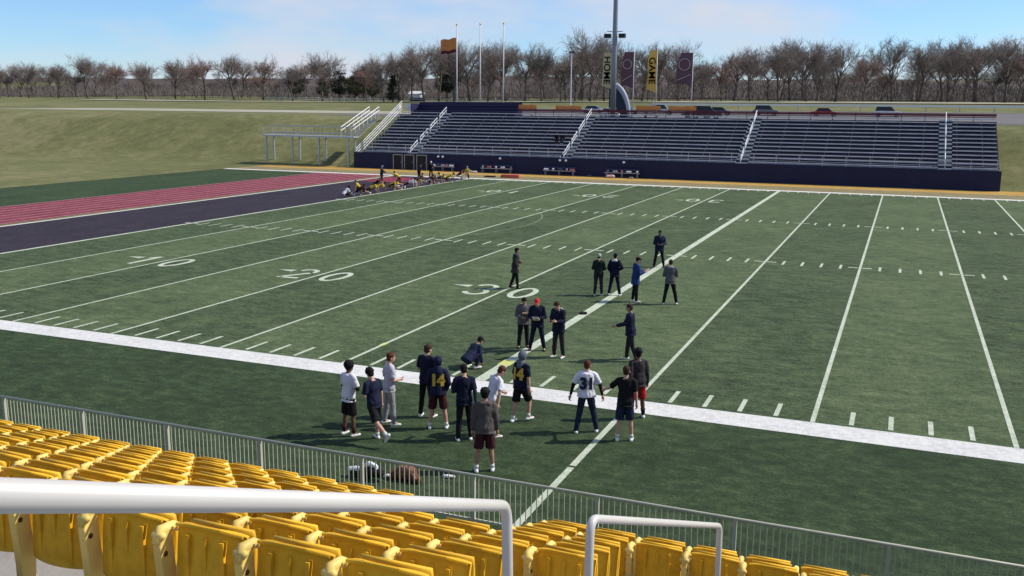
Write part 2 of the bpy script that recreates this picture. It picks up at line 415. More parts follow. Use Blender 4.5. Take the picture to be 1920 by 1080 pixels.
for i in range(3):
    b = MB().box((-46.2, YT+.4+i*.8, ZT+.5+i*.35), (-31.6, YT+.66+i*.8, ZT+.55+i*.35)); BL(b, 'bench', mat('navy_bench', (.05, .05, .13), .5))
# entrance stair on the left end
st = thing('stair_platform', 'grey steel landing with railings at the left end of the bleachers', 'landing', (-52, 80.5, 0))
def ST(mb_, name, m):
    mb_.v = [tuple(V(v)-V((-52, 80.5, 0))) for v in mb_.v]; return mb_.build(name, m, st)
ST(MB().box((-62, 79.5, 3.55), (-48.7, 81.4, 3.75)), 'floor', steel)
for sy in (79.5, 81.3):
    b = MB()
    for z in (4.05, 4.9): b.tube([(-62, sy, z), (-48.8, sy, z)], .05, 6)
    for i in range(8): b.tube([(-61.8+i*1.85, sy, 3.75), (-61.8+i*1.85, sy, 4.9)], .035, 6)
    ST(b, 'railing', steel)
for x in (-61.5, -57.5, -53.5, -49.2):
    for y in (79.6, 81.2): ST(MB().box((x-.09, y-.09, 0), (x+.09, y+.09, 3.55)), 'post', steel)
for sx in (-48.75, -50.2):
    b = MB()
    for h in (0, -.45): b.tube([(sx, 79.6, 4.9+h), (sx, 86.6, 7.4+h)], .05, 6)
    for i in range(8): b.tube([(sx, 79.6+i, 3.8+i*.357), (sx, 79.6+i, 4.9+i*.357)], .03, 6)
    ST(b, 'stair_rail', white_m)
b = MB()
for i in range(14): b.box((-50.15, 81.4+i*.4, 3.65+i*.18), (-48.8, 81.85+i*.4, 3.72+i*.18))
ST(b, 'steps', steel)
t = thing('sign_board', 'small white square board on a post at the top left corner of the bleachers', 'sign', (-47.4, 92.2, 5.0))
MB().box((-.42, -.04, 2.0), (.42, .04, 2.85)).build('panel', white_m, t); MB().tube([(0, .07, 0), (0, .07, 2.7)], .04).build('post', steel, t)
t = thing('loudspeaker', 'small pale loudspeaker on a stand beside the white square board', 'loudspeaker', (-48.9, 92.2, 4.9))
MB().box((-.2, -.2, 2.3), (.2, .18, 2.8)).build('cabinet', white_m, t, bevel=.03); MB().tube([(0, 0, 0), (0, 0, 2.3)], .035).build('pole', steel, t)

# doors, lights, benches along the navy wall
door_d = mat('dark_door', (.012, .011, .014), .6)
frame_m = mat('pale_frame', (.33, .32, .32), .6)
for i, (xa, w) in enumerate(((-42.25, 1.3), (-40.71, 1.36), (-39.04, 1.40))):
    t = thing('door', ('leftmost', 'middle', 'rightmost')[i]+' of three dark doors with pale frames in the navy wall', 'door', (xa, WY-.15, 0), 0, 'doors in the navy wall')
    b = MB(); b.box((0, -.08, .004), (.09, 0, 1.8)); b.box((w-.09, -.08, .004), (w, 0, 1.8)); b.box((.09, -.08, 1.71), (w-.09, 0, 1.8)); b.build('frame', frame_m, t)
    MB().box((.09, -.03, .02), (w-.09, 0, 1.71)).build('panel', door_d, t)
    MB().cap((w-.2, -.06, .85), (w-.2, -.06, 1.0), .02, .02).build('handle', steel, t)
wl = mat('white_globe', (.75, .78, .85), .3)
for i, x in enumerate((-36.1, -35.5, -28.1, -20.75, -20.05, -13.3)):
    b = MB().ell((0, -.13, 0), (.15, .1, .13)); b.box((-.06, -.05, -.06), (.06, 0, .06))
    o = b.build('wall_light', wl, smooth=True); o.location = (x, WY-.15, 1.68)
    tag(o, ('left one of the pair of white wall lights right of the doors', 'right one of the pair of white wall lights right of the doors', 'single white wall light above the second team bench from the left',
            'left one of the pair of white wall lights above the third team bench', 'right one of the pair of white wall lights above the third team bench', 'single white wall light above the rightmost team bench')[i], 'light', 'white lights on the navy wall')
gear_cols = [(.55, .55, .6), (.05, .05, .09), (.30, .30, .36), (.42, .12, .12), (.6, .6, .62)]
def helmet(name, loc, col, label):
    t = thing(name, label, 'helmet', loc, random.uniform(0, 6))
    mm = mat('helmet_%02d' % (int(col[0]*90)), col, .3)
    b = MB().ell((0, 0, .13), (.12, .14, .13)); b.build('shell', mm, t, True)
    MB().tube([(-.09, .1, .06), (-.06, .19, .05), (.06, .19, .05), (.09, .1, .06)], .012, 6).tube([(0, .19, .05), (0, .15, .14)], .01, 6).build('face_guard', frame_m, t)
def bag(loc, col, label, s=1., rz=0, cat='bag', name='sports_bag'):
    t = thing(name, label, cat, loc, rz)
    mm = mat('bag_%02d_%02d_%02d' % tuple(int(c*99) for c in col), col, .8)
    b = MB().cap((-.24*s, 0, .14*s), (.24*s, 0, .14*s), .14*s, .14*s); b = remesh(b, .03*s, 2, .012*s, 12, s); b.build('body', mm, t, True)
    MB().tube([(-.15*s, .02, .25*s), (-.1*s, .03, .36*s), (.1*s, .03, .36*s), (.15*s, .02, .25*s)], .014*s, 6).build('handle', black_m, t)
for i, (xa, xb) in enumerate(((-36.7, -33.7), (-30.3, -26.3), (-22.5, -18.7), (-15.3, -11.3))):
    od = ('leftmost', 'second from left', 'third from left', 'rightmost')[i]
    t = thing('team_bench', od+' aluminium team bench in front of the navy wall', 'bench', (xa, 77.9, 0), 0, 'team benches along the navy wall')
    w = xb-xa; MB().box((0, -.15, .52), (w, .15, .57)).build('seat', steel, t); MB().box((0, .2, .78), (w, .24, .96)).build('backrest', mat('bench_back', (.03, .035, .08), .6), t)
    k = .25
    while k < w:
        MB().tube([(k, -.2, .0), (k, -.1, .52)], .025, 6).tube([(k, .25, 0), (k, .15, .52), (k, .24, .8)], .025, 6).build('leg', steel, t); k += (w-.5)/2-.001
    rr = random.Random(i+3)
    for j in range(5):
        px = xa+.3+(w-.6)*j/4+rr.uniform(-.1, .1); c = gear_cols[(i*2+j) % 5]
        side = ('at the left end', 'left of centre', 'at the middle', 'right of centre', 'at the right end')[j]
        if (i+j) % 2: helmet('helmet', (px, 77.9, .57), c, 'football helmet resting '+side+' of the '+od+' team bench')
        else: bag((px, 77.9, .57), c, 'soft kit bag lying '+side+' of the '+od+' team bench', .8, rr.uniform(-.5, .5))
bag((-14.4, 77.2, 0), (.62, .42, .40), 'pale pink bundle of kit on the ground under the rightmost team bench', 1.3, .2, 'bundle', 'kit_bundle')
bag((-12.1, 77.3, 0), (.30, .27, .2), 'small tan bag on the ground near the right end of the rightmost bench', .7)
bag((-31.6, 77.4, 0), (.36, .36, .42), 'grey bag on the ground left of the second team bench', 1.)
bag((-30.7, 77.0, 0), (.45, .45, .48), 'pale grey bag on the ground at the left end of the second team bench', .9, .6)
bag((-17.0, 77.9, 0), (.05, .07, .12), 'small navy bag standing alone by the wall between the two right benches', .8, .3)
red_p = mat('salmon_pad', (.52, .10, .07), .7, 0, .1)
t = thing('blocking_pad', 'salmon red foam pad lying beyond the far sideline', 'pad', (-24.2, 72.4, 0), R(5))
MB().box((-.95, -.35, .004), (.95, .35, .34)).build('foam_block', red_p, t, bevel=.06); MB().box((-1.13, -.2, .05), (-.96, .2, .26)).build('strap', black_m, t, bevel=.02)
o = MB().box((-.6, -.3, .01), (.6, .3, .14)).build('dark_mat', black_m, bevel=.05); o.location = (-26.6, 72.2, 0); o.rotation_euler = (0, 0, .1)
tag(o, 'low dark mat lying beyond the far sideline left of the red pad', 'mat')
# orange banners on the back rail
for i, (xa, xb, z0, z1) in enumerate(((-31.0, -28.6, 0, .62), (-26.0, -22.6, 0, .55), (-15.6, -12.5, 0, .62), (-11.6, -8.2, 0, .6))):
    b = MB(); n = 12
    for k in range(n+1):
        x = xa+(xb-xa)*k/n; y = .05*sin(k*1.7)
        b.v += [(x-xa, y, 0), (x-xa, y+.02, z1+.03*sin(k*.9)), (x-xa, y+.03, 0), (x-xa, y+.05, z1+.03*sin(k*.9))]
    for k in range(n):
        q = 4*k; b.f += [(q, q+4, q+5, q+1), (q+2, q+3, q+7, q+6), (q+1, q+5, q+7, q+3)]; b.m += [0]*3
    o = b.build('orange_banner', orange_p); o.location = (xa, YT+.25, ZT+.76)
    tag(o, ('leftmost', 'second from left', 'third from left', 'rightmost')[i]+' orange banner strip hanging along the back rail of the bleachers', 'banner', 'orange banners behind the bleachers')

# ------------------------------------------------------------------ poles, flags
t = thing('light_pole', 'tall grey tapered floodlight pole with two fixtures behind the bleachers', 'pole', (-20.0, 96.5, gz(96.5)))
pole_m = mat('pole_grey', (.22, .24, .28), .5, .3, .08)
MB().tube([(0, 0, 0), (0, 0, 8), (0, 0, 20), (0, 0, 34)], [.36, .33, .26, .2], 14).build('pole', pole_m, t, True)
MB().box((-.6, -.6, -1), (.6, .6, .25)).build('footing', conc, t, bevel=.04)
for s_ in (-1, 1):
    f = MB().tube([(s_*.2, 0, 11.3), (s_*1.0, 0, 11.35)], .05, 6).box((s_*.95-.4, -.3, 10.55), (s_*.95+.4, .35, 11.05)).build('fixture', black_m, t)
    MB().box((s_*.95-.33, -.35, 10.5), (s_*.95+.33, .2, 10.55)).build('lens', mat('lens', (.35, .4, .45), .2), f)
flag_pole = mat('flagpole', (.62, .60, .62), .4)
for i, (x, y) in enumerate(((-43.9, 100), (-40.3, 100), (-36.8, 100))):
    z = gz(y)
    t = thing('flagpole', ('left flagpole of three, carrying the orange flag', 'middle flagpole of the three behind the bleachers', 'right flagpole of the three behind the bleachers')[i], 'flagpole', (x, y, z), 0, 'flagpoles behind the bleachers')
    MB().tube([(0, 0, 0), (0, 0, 12.6)], [.11, .07], 8).build('pole', flag_pole, t, True); MB().ell((0, 0, 12.7), (.14, .14, .14)).build('finial', gold_d, t, True)
    if i == 0:
        for (za, zb2, m, nm) in ((9.3, 10.9, orange_p, 'flag'), (8.9, 9.35, maroon_p, 'flag')):
            b = MB(); n = 14
            for k in range(n+1):
                x_ = -.1-2.3*k/n; y_ = .18*sin(k*.8)*k/n; dz = -.25*k/n+.08*sin(k*.7)
                b.v += [(x_, y_-.01, za+dz), (x_, y_-.01, zb2+dz), (x_, y_+.01, za+dz), (x_, y_+.01, zb2+dz)]
            for k in range(n):
                q = 4*k; b.f += [(q, q+4, q+5, q+1), (q+2, q+3, q+7, q+6), (q+1, q+5, q+7, q+3), (q, q+2, q+6, q+4)]; b.m += [0]*4
            b.build(nm, m, t)
def feather(loc, w, h, z0, side, m, label, txt=None, tcol=None, ph=0, ring=False):
    t = thing('feather_flag', label, 'flag', loc, 0)
    MB().tube([(0, 0, 0), (0, 0, z0+h+.3)], [.07, .035], 8).build('pole', flag_pole, t, True)
    b = MB(); n = 12
    for k in range(n+1):
        q = k/n; z = z0+h*q; bow = w*(1-.25*q**3)+.06*sin(q*9+ph); ww = side*bow
        zz = z+(w*.5*(1-q) if q == 0 else 0)
        b.v += [(0, -.012, z), (ww, -.012+.06*sin(q*6), zz if q else z+.35*w), (0, .012, z), (ww, .012+.06*sin(q*6), zz if q else z+.35*w)]
    for k in range(n):
        q = 4*k; b.f += [(q, q+4, q+5, q+1), (q+2, q+3, q+7, q+6), (q+1, q+5, q+7, q+3), (q, q+2, q+6, q+4)]; b.m += [0]*4
    b.f += [(0, 1, 3, 2), (4*n, 4*n+2, 4*n+3, 4*n+1)]; b.m += [0, 0]
    sail = b.build('sail', m, t)
    if txt:
        tm = text_mesh(txt, .95*w, .004, .012); tm.v = [(side*w*.52+v[1]*1, -.10, z0+h*.52-v[0]*1.05) for v in tm.v]
        tm.build('lettering', mat('lettering_'+txt.lower(), tcol, .8), t)
    if ring:
        b = MB().tube([(side*w*.5+.34*w*cos(a), -.09, z0+h*.66+.34*w*sin(a)) for a in [2*pi*i/16 for i in range(17)]], .06, 6)
        b.tube([(side*w*.1, -.09, z0+h*.36), (side*w*.9, -.09, z0+h*.2)], .06, 6).build('emblem', mat('pale_print', (.45, .33, .34), .8), t)
cream = mat('cream_cloth', (.55, .46, .28), .8); amber = mat('amber_cloth', (.72, .42, .10), .8); wine = mat('wine_cloth', (.13, .07, .09), .8)
feather((-20.6, 97.5, gz(97.5)), 1.25, 4.6, 4.0, -1, cream, 'cream feather flag with dark lettering just left of the tall floodlight pole', 'HOME', (.07, .04, .03))
feather((-14.9, 98.5, gz(98.5)), 1.25, 5.3, 3.5, -1, amber, 'amber feather flag with brown lettering standing right of the tall pole', 'GAME', (.30, .12, .03), 1)
feather((-17.8, 98.0, gz(98)), 1.7, 4.6, 4.0, -1, wine, 'dark wine red flag with a pale emblem between the tall pole and amber flag', None, None, 2, True)
feather((-10.2, 98.0, gz(98)), 2.1, 4.2, 4.2, -1, wine, 'dark wine red flag with a pale emblem at the right of the amber flag', None, None, 3, True)
t = thing('inflatable_arch', 'dark navy inflatable with a pale curved band just right of the tall pole', 'inflatable', (-23.6, 108, gz(108)))
prof = [(0, 0), (0, 4.3)]+[(2.7*sin(a), 4.6*cos(a)-.3*sin(a)) for a in [R(d) for d in range(5, 90, 8)]]+[(2.75, 0)]
MB().prism([(x, z) for x, z in prof], -1.3, 1.3, lambda p: V((p.x, p.z, p.y))).build('body', mat('navy_vinyl', (.014, .02, .045), .5), t)
b = MB(); b.tube([(2.5*sin(R(a))+.45, -1.35, 4.7*cos(R(a))) for a in range(0, 91, 8)], .3, 8); b.build('band', mat('pale_vinyl', (.35, .38, .45), .5), t, True)
t = thing('lamp_post', 'slim distant car park lamp post left of the bare trees', 'lamp post', (-44.0, 150, gz(150)))
MB().tube([(0, 0, 0), (0, 0, 11.2)], .12, 8).build('pole', flag_pole, t); MB().box((-.5, -.2, 11.2), (.5, .2, 11.45)).build('lamp_head', black_m, t)

# guard rail and cars
t = thing('guard_rail', 'long white rail on posts along the far edge of the car park', 'rail', (-30, 181, gz(181)))
MB().box((-6, -.05, .95), (90, .05, 1.3)).build('rail', white_m, t)
for i in range(17): MB().box((-5.8+i*6, .05, -.6), (-5.6+i*6, .25, 1.1)).build('post', steel, t)
def car(loc, rz, col, label, suv=False):
    t = thing('parked_car', label, 'car', loc, rz, 'cars parked behind the bleachers')
    paint = mat('paint_%02d_%02d_%02d' % tuple(int(c*99) for c in col), col, .25, .3, .04); gl = mat('car_glass', (.015, .018, .022), .08)
    h = 1.0 if suv else .82; top = h+(.75 if suv else .58)
    pr = [(-2.25, .32), (-2.28, .62), (-2.15, h), (-1.1, h+.06), (1.3, h+.02), (2.15, h-.14), (2.28, .55), (2.2, .3)]
    b = MB().prism(pr, -.88, .88, lambda p: V((p.x, p.z, p.y))); b.build('body', paint, t, bevel=.07)
    cb = [(-2.0 if suv else -1.75, h), (-1.75 if suv else -1.2, top), (.55, top), (1.25, h+.02)]
    MB().prism([(x*.96, z-.015) for x, z in cb], -.79, .79, lambda p: V((p.x, p.z*(1-.13*(p.y-h)), p.y))).build('windows', gl, t)
    MB().box((cb[1][0]-.02, -.70, top-.04), (.6, .70, top+.03)).build('roof', paint, t, bevel=.03)
    for sx in (-1.4, 1.42):
        for sy in (-.8, .8):
            w = MB().tube([(sx, sy-.11, .34), (sx, sy+.11, .34)], .34, 16).build('wheel', black_m, t)
            MB().tube([(sx, sy-.125, .34), (sx, sy+.125, .34)], .2, 10).build('rim', steel, w)
    for sy in (-.62, .62):
        MB().box((2.14, sy-.2, .62), (2.24, sy+.2, .76)).build('headlight', wl, t); MB().box((-2.27, sy-.2, .66), (-2.15, sy+.2, .82)).build('tail_light', mat('tail', (.4, .02, .02), .3), t)
CARS = [(-22.4, 103, 2.1, (.62, .63, .66), 'silver car close behind the back rail left of the floodlight pole', 0), (-20.4, 118, 1.8, (.62, .62, .62), 'white car with dark windows parked behind the wine red flag', 1),
        (-14.0, 121, .5, (.06, .065, .08), 'dark grey car parked right of the white car', 0), (-11.0, 112, .15, (.07, .07, .09), 'dark car at the right edge behind the amber flag', 1),
        (-33.0, 150, .1, (.30, .30, .33), 'grey car in the middle of the car park left of the lamp post', 0), (-40, 152, .05, (.55, .55, .56), 'pale car farther left in the car park', 0),
        (-26, 148, .1, (.50, .50, .52), 'light grey car in the car park left of the floodlight pole', 1), (-16, 150, .05, (.10, .12, .18), 'navy car in the row by the white guard rail', 0),
        (-8, 151, .05, (.2, .2, .21), 'mid grey car in the row by the white guard rail', 1), (2, 150, .1, (.5, .05, .04), 'red car farther right in the car park', 0), (12, 149, 0, (.6, .6, .6), 'white car farthest right in the car park', 1)]
for x, y, a, c, l, s_ in CARS: car((x, y, gz(y)+.03), a, c, l, s_)
t = thing('shed', 'small white shed with a dark base in front of the dark trees at left', 'shed', (-136, 262, gz(262, -136)+.1))
MB().box((-2, -1.5, 1.1), (2, 1.5, 2.4)).build('wall', white_m, t); MB().box((-2, -1.5, -.5), (2, 1.5, 1.1)).build('base', black_m, t)
MB().add([(-2.3, -1.8, 2.4), (2.3, -1.8, 2.4), (2.3, 1.8, 2.4), (-2.3, 1.8, 2.4), (-2.3, 0, 3.3), (2.3, 0, 3.3)], [(0, 1, 5, 4), (2, 3, 4, 5), (0, 4, 3), (1, 2, 5), (3, 2, 1, 0)]).build('roof', white_m, t)
t = thing('fence', 'low pale board fence in front of the dark trees at far left', 'fence', (-190, 255, gz(255, -190)))
for i in range(20): MB().box((i*5, 0, -1), (i*5+.3, .3, 1.7)).build('post', frame_m, t)
MB().box((0, .3, .9), (96, .35, 1.3)).build('board', frame_m, t)

# ------------------------------------------------------------------ trees
bark = mat('bark', (.12, .10, .09), .95, 0, .2, 1.5); twig = mat('twigs', (.20, .165, .15), .95, 0, .25, .4); twig2 = mat('red_twigs', (.23, .155, .135), .95, 0, .25, .4)
ever = mat('evergreen_needles', (.022, .032, .018), .9, 0, .4, .5); olive = mat('olive_leaves', (.05, .055, .025), .9, 0, .4, .5)
def bare_tree(H, seed, tm, spread=1.):
    rr = random.Random(seed); tb = MB(); cb = MB()
    def rv(a): return V((rr.uniform(-a, a), rr.uniform(-a, a), rr.uniform(-a, a)))
    def grow(p, d, l, r, lev):
        q = [p]; dd = d.copy(); n = 3
        for i in range(n):
            dd = (dd+rv(.13)+V((0, 0, .05))).normalized(); q.append(q[-1]+dd*l/n)
        rad = [r*(1-.5*i/n) for i in range(n+1)]
        (tb if lev < 2 else cb).tube(q, rad, 7 if lev == 0 else (5 if lev == 1 else 3), lev < 2)
        if lev == 4: return
        k = {0: 9, 1: 7, 2: 6, 3: 6}[lev]
        for i in range(k):
            u = rr.uniform(.3, 1) if lev else rr.uniform(.38, 1); j = min(n-1, int(u*n)); pp = q[j].lerp(q[j+1], u*n-j)
            ax, ay = orth(dd); a = rr.uniform(0, 2*pi); s_ = rr.uniform(.5, 1.0)*spread
            nd = (dd*.8+(ax*cos(a)+ay*sin(a))*s_+V((0, 0, .12))).normalized()
            ll = l*rr.uniform(.48, .72) if lev else l*rr.uniform(.5, .75)
            grow(pp, nd, ll, max(r*(.5 if lev else .42), .022), lev+1)
    grow(V((0, 0, -.5)), V((0, 0, 1)), H*.52, H*.022, 0)
    a = tb.mesh('trunk', bark, True); return a, cb.mesh('crown', tm, True)
def leafy(H, seed, m, conifer):
    rr = random.Random(seed); tb = MB().tube([(0, 0, -.5), (0, 0, H*.8)], [H*.03, H*.01], 7); cb = MB()
    nclump = 90
    for i in range(nclump):
        u = rr.random(); z = H*(.12+.85*u) if conifer else H*(.25+.7*u)
        rad = H*.24*(1-u)**.8+.3 if conifer else H*.33*math.sqrt(max(.02, 1-(2*u-1)**2))
        a = rr.uniform(0, 2*pi); q = rad*rr.uniform(.35, 1.05); c = V((q*cos(a), q*sin(a), z))
        for j in range(44):
            p = c+V((rr.gauss(0, 1), rr.gauss(0, 1), rr.gauss(0, .7)))*H*.05; s_ = rr.uniform(.12, .3)*H/12
            d1 = V((rr.uniform(-1, 1), rr.uniform(-1, 1), rr.uniform(-1, 1))).normalized(); x_, y_ = orth(d1)
            cb.add([p-x_*s_, p+x_*s_, p+y_*s_*1.6], [(0, 1, 2)])
    return tb.mesh('trunk', bark), cb.mesh('crown', m)
TK = [bare_tree(17, 1, twig), bare_tree(18, 2, twig, 1.2), bare_tree(16, 5, twig2, .9), bare_tree(17, 9, twig, 1.05)]
TE = [leafy(11, 3, ever, True), leafy(9, 4, olive, False), leafy(12, 8, ever, False)]
def tree(kind, loc, s_, rz, label, group, name):
    t = thing(name, label, 'tree', loc, rz, group); t.scale = s_
    for me, nm in zip(kind, ('trunk', 'crown')):
        o = bpy.data.objects.new(nm, me); C.objects.link(o); o.parent = t
tr = random.Random(11)
def xat(u, Y):      # world x seen along image column u at world depth Y (pinhole about the stand)
    a = math.atan2(u-960, FPX)+yaw; return CX+math.tan(a)*(Y-CY)
# (column, depth, height factor, kind)
near_row = [(690, 250, .75, 2), (722, 240, .85, 1), (748, 245, .95, 0), (772, 250, 1.0, 3), (796, 240, 1.05, 1), (822, 255, 1.12, 0), (850, 245, 1.05, 3), (880, 252, 1.1, 1),
            (912, 245, 1.05, 0), (945, 255, 1.1, 3), (980, 248, 1.0, 1), (1012, 250, 1.0, 0), (1046, 262, .85, 2), (1072, 262, .85, 0), (1100, 245, 1.2, 1), (1126, 255, 1.05, 3), (1160, 250, 1.0, 0),
            (1195, 262, .95, 1), (1228, 255, 1.0, 3), (1262, 250, 1.0, 0)]
for i, (u, Y, h, k) in enumerate(near_row):
    x = xat(u, Y); tree(TK[k], (x, Y, gz(Y, x)), (h*.9, h*.9, h), tr.uniform(0, 6), 'bare grey tree, '+nth(i+1)+' from the left along the front edge of the wood', 'bare trees behind the bleachers', 'bare_tree')
for i in range(84):
    u = -60+i*24.6+tr.uniform(-14, 14); Y = tr.uniform(285, 350); x = xat(u, Y); k = tr.randrange(4); h = tr.uniform(.5, 1.2)*(.98 if u > 1050 else 1)
    if u < 740: h *= .78
    tree(TK[k], (x, Y, gz(Y, x)), (h*1.15, h*1.15, h), tr.uniform(0, 6), 'bare leafless grey tree, '+nth(i+1)+' from the left in the back rank of the wood', 'bare trees farther behind', 'bare_tree')
for i in range(26):
    u = (-40+i*54) if i < 13 else (1290+(i-13)*52); Y = tr.uniform(250, 275); x = xat(u, Y); k = tr.randrange(4); h = tr.uniform(.7, 1.05)
    tree(TK[k], (x, Y, gz(Y, x)), (h, h, h), tr.uniform(0, 6), 'bare leafless tree, '+nth(i % 13+1)+' from the left beyond the '+('left lawn' if i < 13 else 'right lawn'), 'bare trees beyond the lawn', 'bare_tree')
eg = [(668, 268, 1.0, 1, 'round dark green bush tree at the far left beyond the pale fence'), (684, 275, 1.0, 2, 'dark evergreen behind the white shed'), (702, 268, .9, 1, 'olive bush tree right of the white shed'), (738, 238, .75, 0, 'dark pointed conifer standing alone left of the flagpoles'),
      (838, 262, 1.15, 2, 'dense dark evergreen behind the left flagpole'), (640, 275, .9, 2, 'dark evergreen left of the round bush tree'), (610, 280, .8, 1, 'low olive tree at the left of the evergreens'), (560, 285, .9, 2, 'dark evergreen far left of the stadium')]
for u, Y, h, k, l in eg:
    x = xat(u, Y); tree(TE[k], (x, Y, gz(Y, x)), (h, h, h), u*.1, l, None, 'evergreen_tree')
# low undergrowth closing the wood
b = MB(); rr = random.Random(5)
for i in range(46000):
    u = rr.uniform(-300, 2250); Y = rr.uniform(272, 335); x = xat(u, Y); h0 = 4.6+2.2*N.noise(V((x*.035, 3, 0)))
    z = gz(Y, x)+rr.uniform(-.3, max(.5, h0)); p = V((x, Y, z)); L_ = rr.uniform(.9, 2.6); w_ = rr.uniform(.03, .10)
    a = rr.uniform(0, 2*pi); d_ = V((cos(a), sin(a), 0)); t_ = V((rr.gauss(0, .35), rr.gauss(0, .35), 1)).normalized()
    b.add([p-d_*w_, p+d_*w_, p+t_*L_+d_*.02], [(0, 1, 2)])
struct(b.build('undergrowth', mat('undergrowth', (.15, .125, .11), .95, 0, .4, .2)), 'stuff')

# ------------------------------------------------------------------ near fence
FY = -8.78; al = mat('fence_metal', (.46, .46, .36), .5, .1, .1, 3)
t = thing('picket_fence', 'low metal picket fence between the near stand and the field', 'fence', (0, FY, 0))
MB().tube([(-4, 0, 1.0), (30, 0, 1.0)], .028, 8).build('top_rail', al, t, True); MB().box((-4, -.02, .1), (30, .02, .14)).build('bottom_rail', al, t)
for i in range(15): MB().box((-3.6+i*2.4-.03, -.035, 0), (-3.6+i*2.4+.03, .035, .99)).build('post', al, t)
for i in range(14):
    b = MB(); x = -3.6+i*2.4+.1
    while x < -3.6+(i+1)*2.4-.05: b.box((x-.008, -.008, .14), (x+.008, .008, .98)); x += .105
    b.build('pickets', al, t)
# kit behind the fence
whc = mat('white_cloth', (.66, .66, .70), .8, 0, .06, 6); blc = mat('black_cloth', (.010, .010, .014), .85, 0, .3, 6)
def clothheap(name, parts, label, cat, loc, mats_, seed):
    t = thing(name, label, cat, loc, 0)
    for i, (nm, caps, m) in enumerate(zip(mats_[0], parts, mats_[1])):
        b = MB()
        for a, c, ra, rb in caps: b.cap(a, c, ra, rb)
        remesh(b, .018, 2, .012, 16, seed+i).build(nm, m, t, True)
clothheap('shoulder_pads', [[((-.02, 0, .16), (.28, 0, .17), .13, .1), ((-.35, 0, .1), (-.1, .05, .12), .1, .1)],
          [((-.45, -.02, .16), (-.1, 0, .22), .06, .05), ((-.12, 0, .26), (.02, 0, .34), .05, .06), ((.02, 0, .34), (.18, 0, .3), .06, .04), ((.18, 0, .28), (.22, -.03, .14), .04, .05), ((.24, 0, .12), (.46, 0, .15), .05, .03)]],
          'black and white football pads and jersey heaped on the grass behind the fence', 'shoulder pads', (5.45, -7.6, 0), (('padding', 'jersey'), (blc, whc)), 3)
clothheap('ball_bag', [[((-.30, 0, .10), (.05, .04, .16), .11, .17), ((.05, .03, .12), (.30, -.05, .08), .12, .08)], [((-.10, 0, .24), (.10, .02, .24), .08, .09), ((.1, 0, .2), (.26, -.1, .12), .05, .04)]], 'rust brown kit bag lying on the grass just behind the fence', 'bag', (6.2, -7.35, .0),
          (('body', 'flap'), (mat('rust_cloth', (.13, .05, .025), .8), mat('tan_flap', (.22, .11, .07), .8))), 8)
clothheap('towel', [[((-.10, 0, .03), (.12, .03, .04), .04, .03)], [((-.03, .03, .05), (.07, .05, .05), .03, .025)]], 'small white towel on the dark grass behind the fence', 'towel', (6.95, -6.9, 0), (('cloth', 'fold'), (whc, whc)), 11)
bag((4.55, 9.6, 0), (.012, .012, .015), 'small black bag lying by the thick white line', .42, .5)

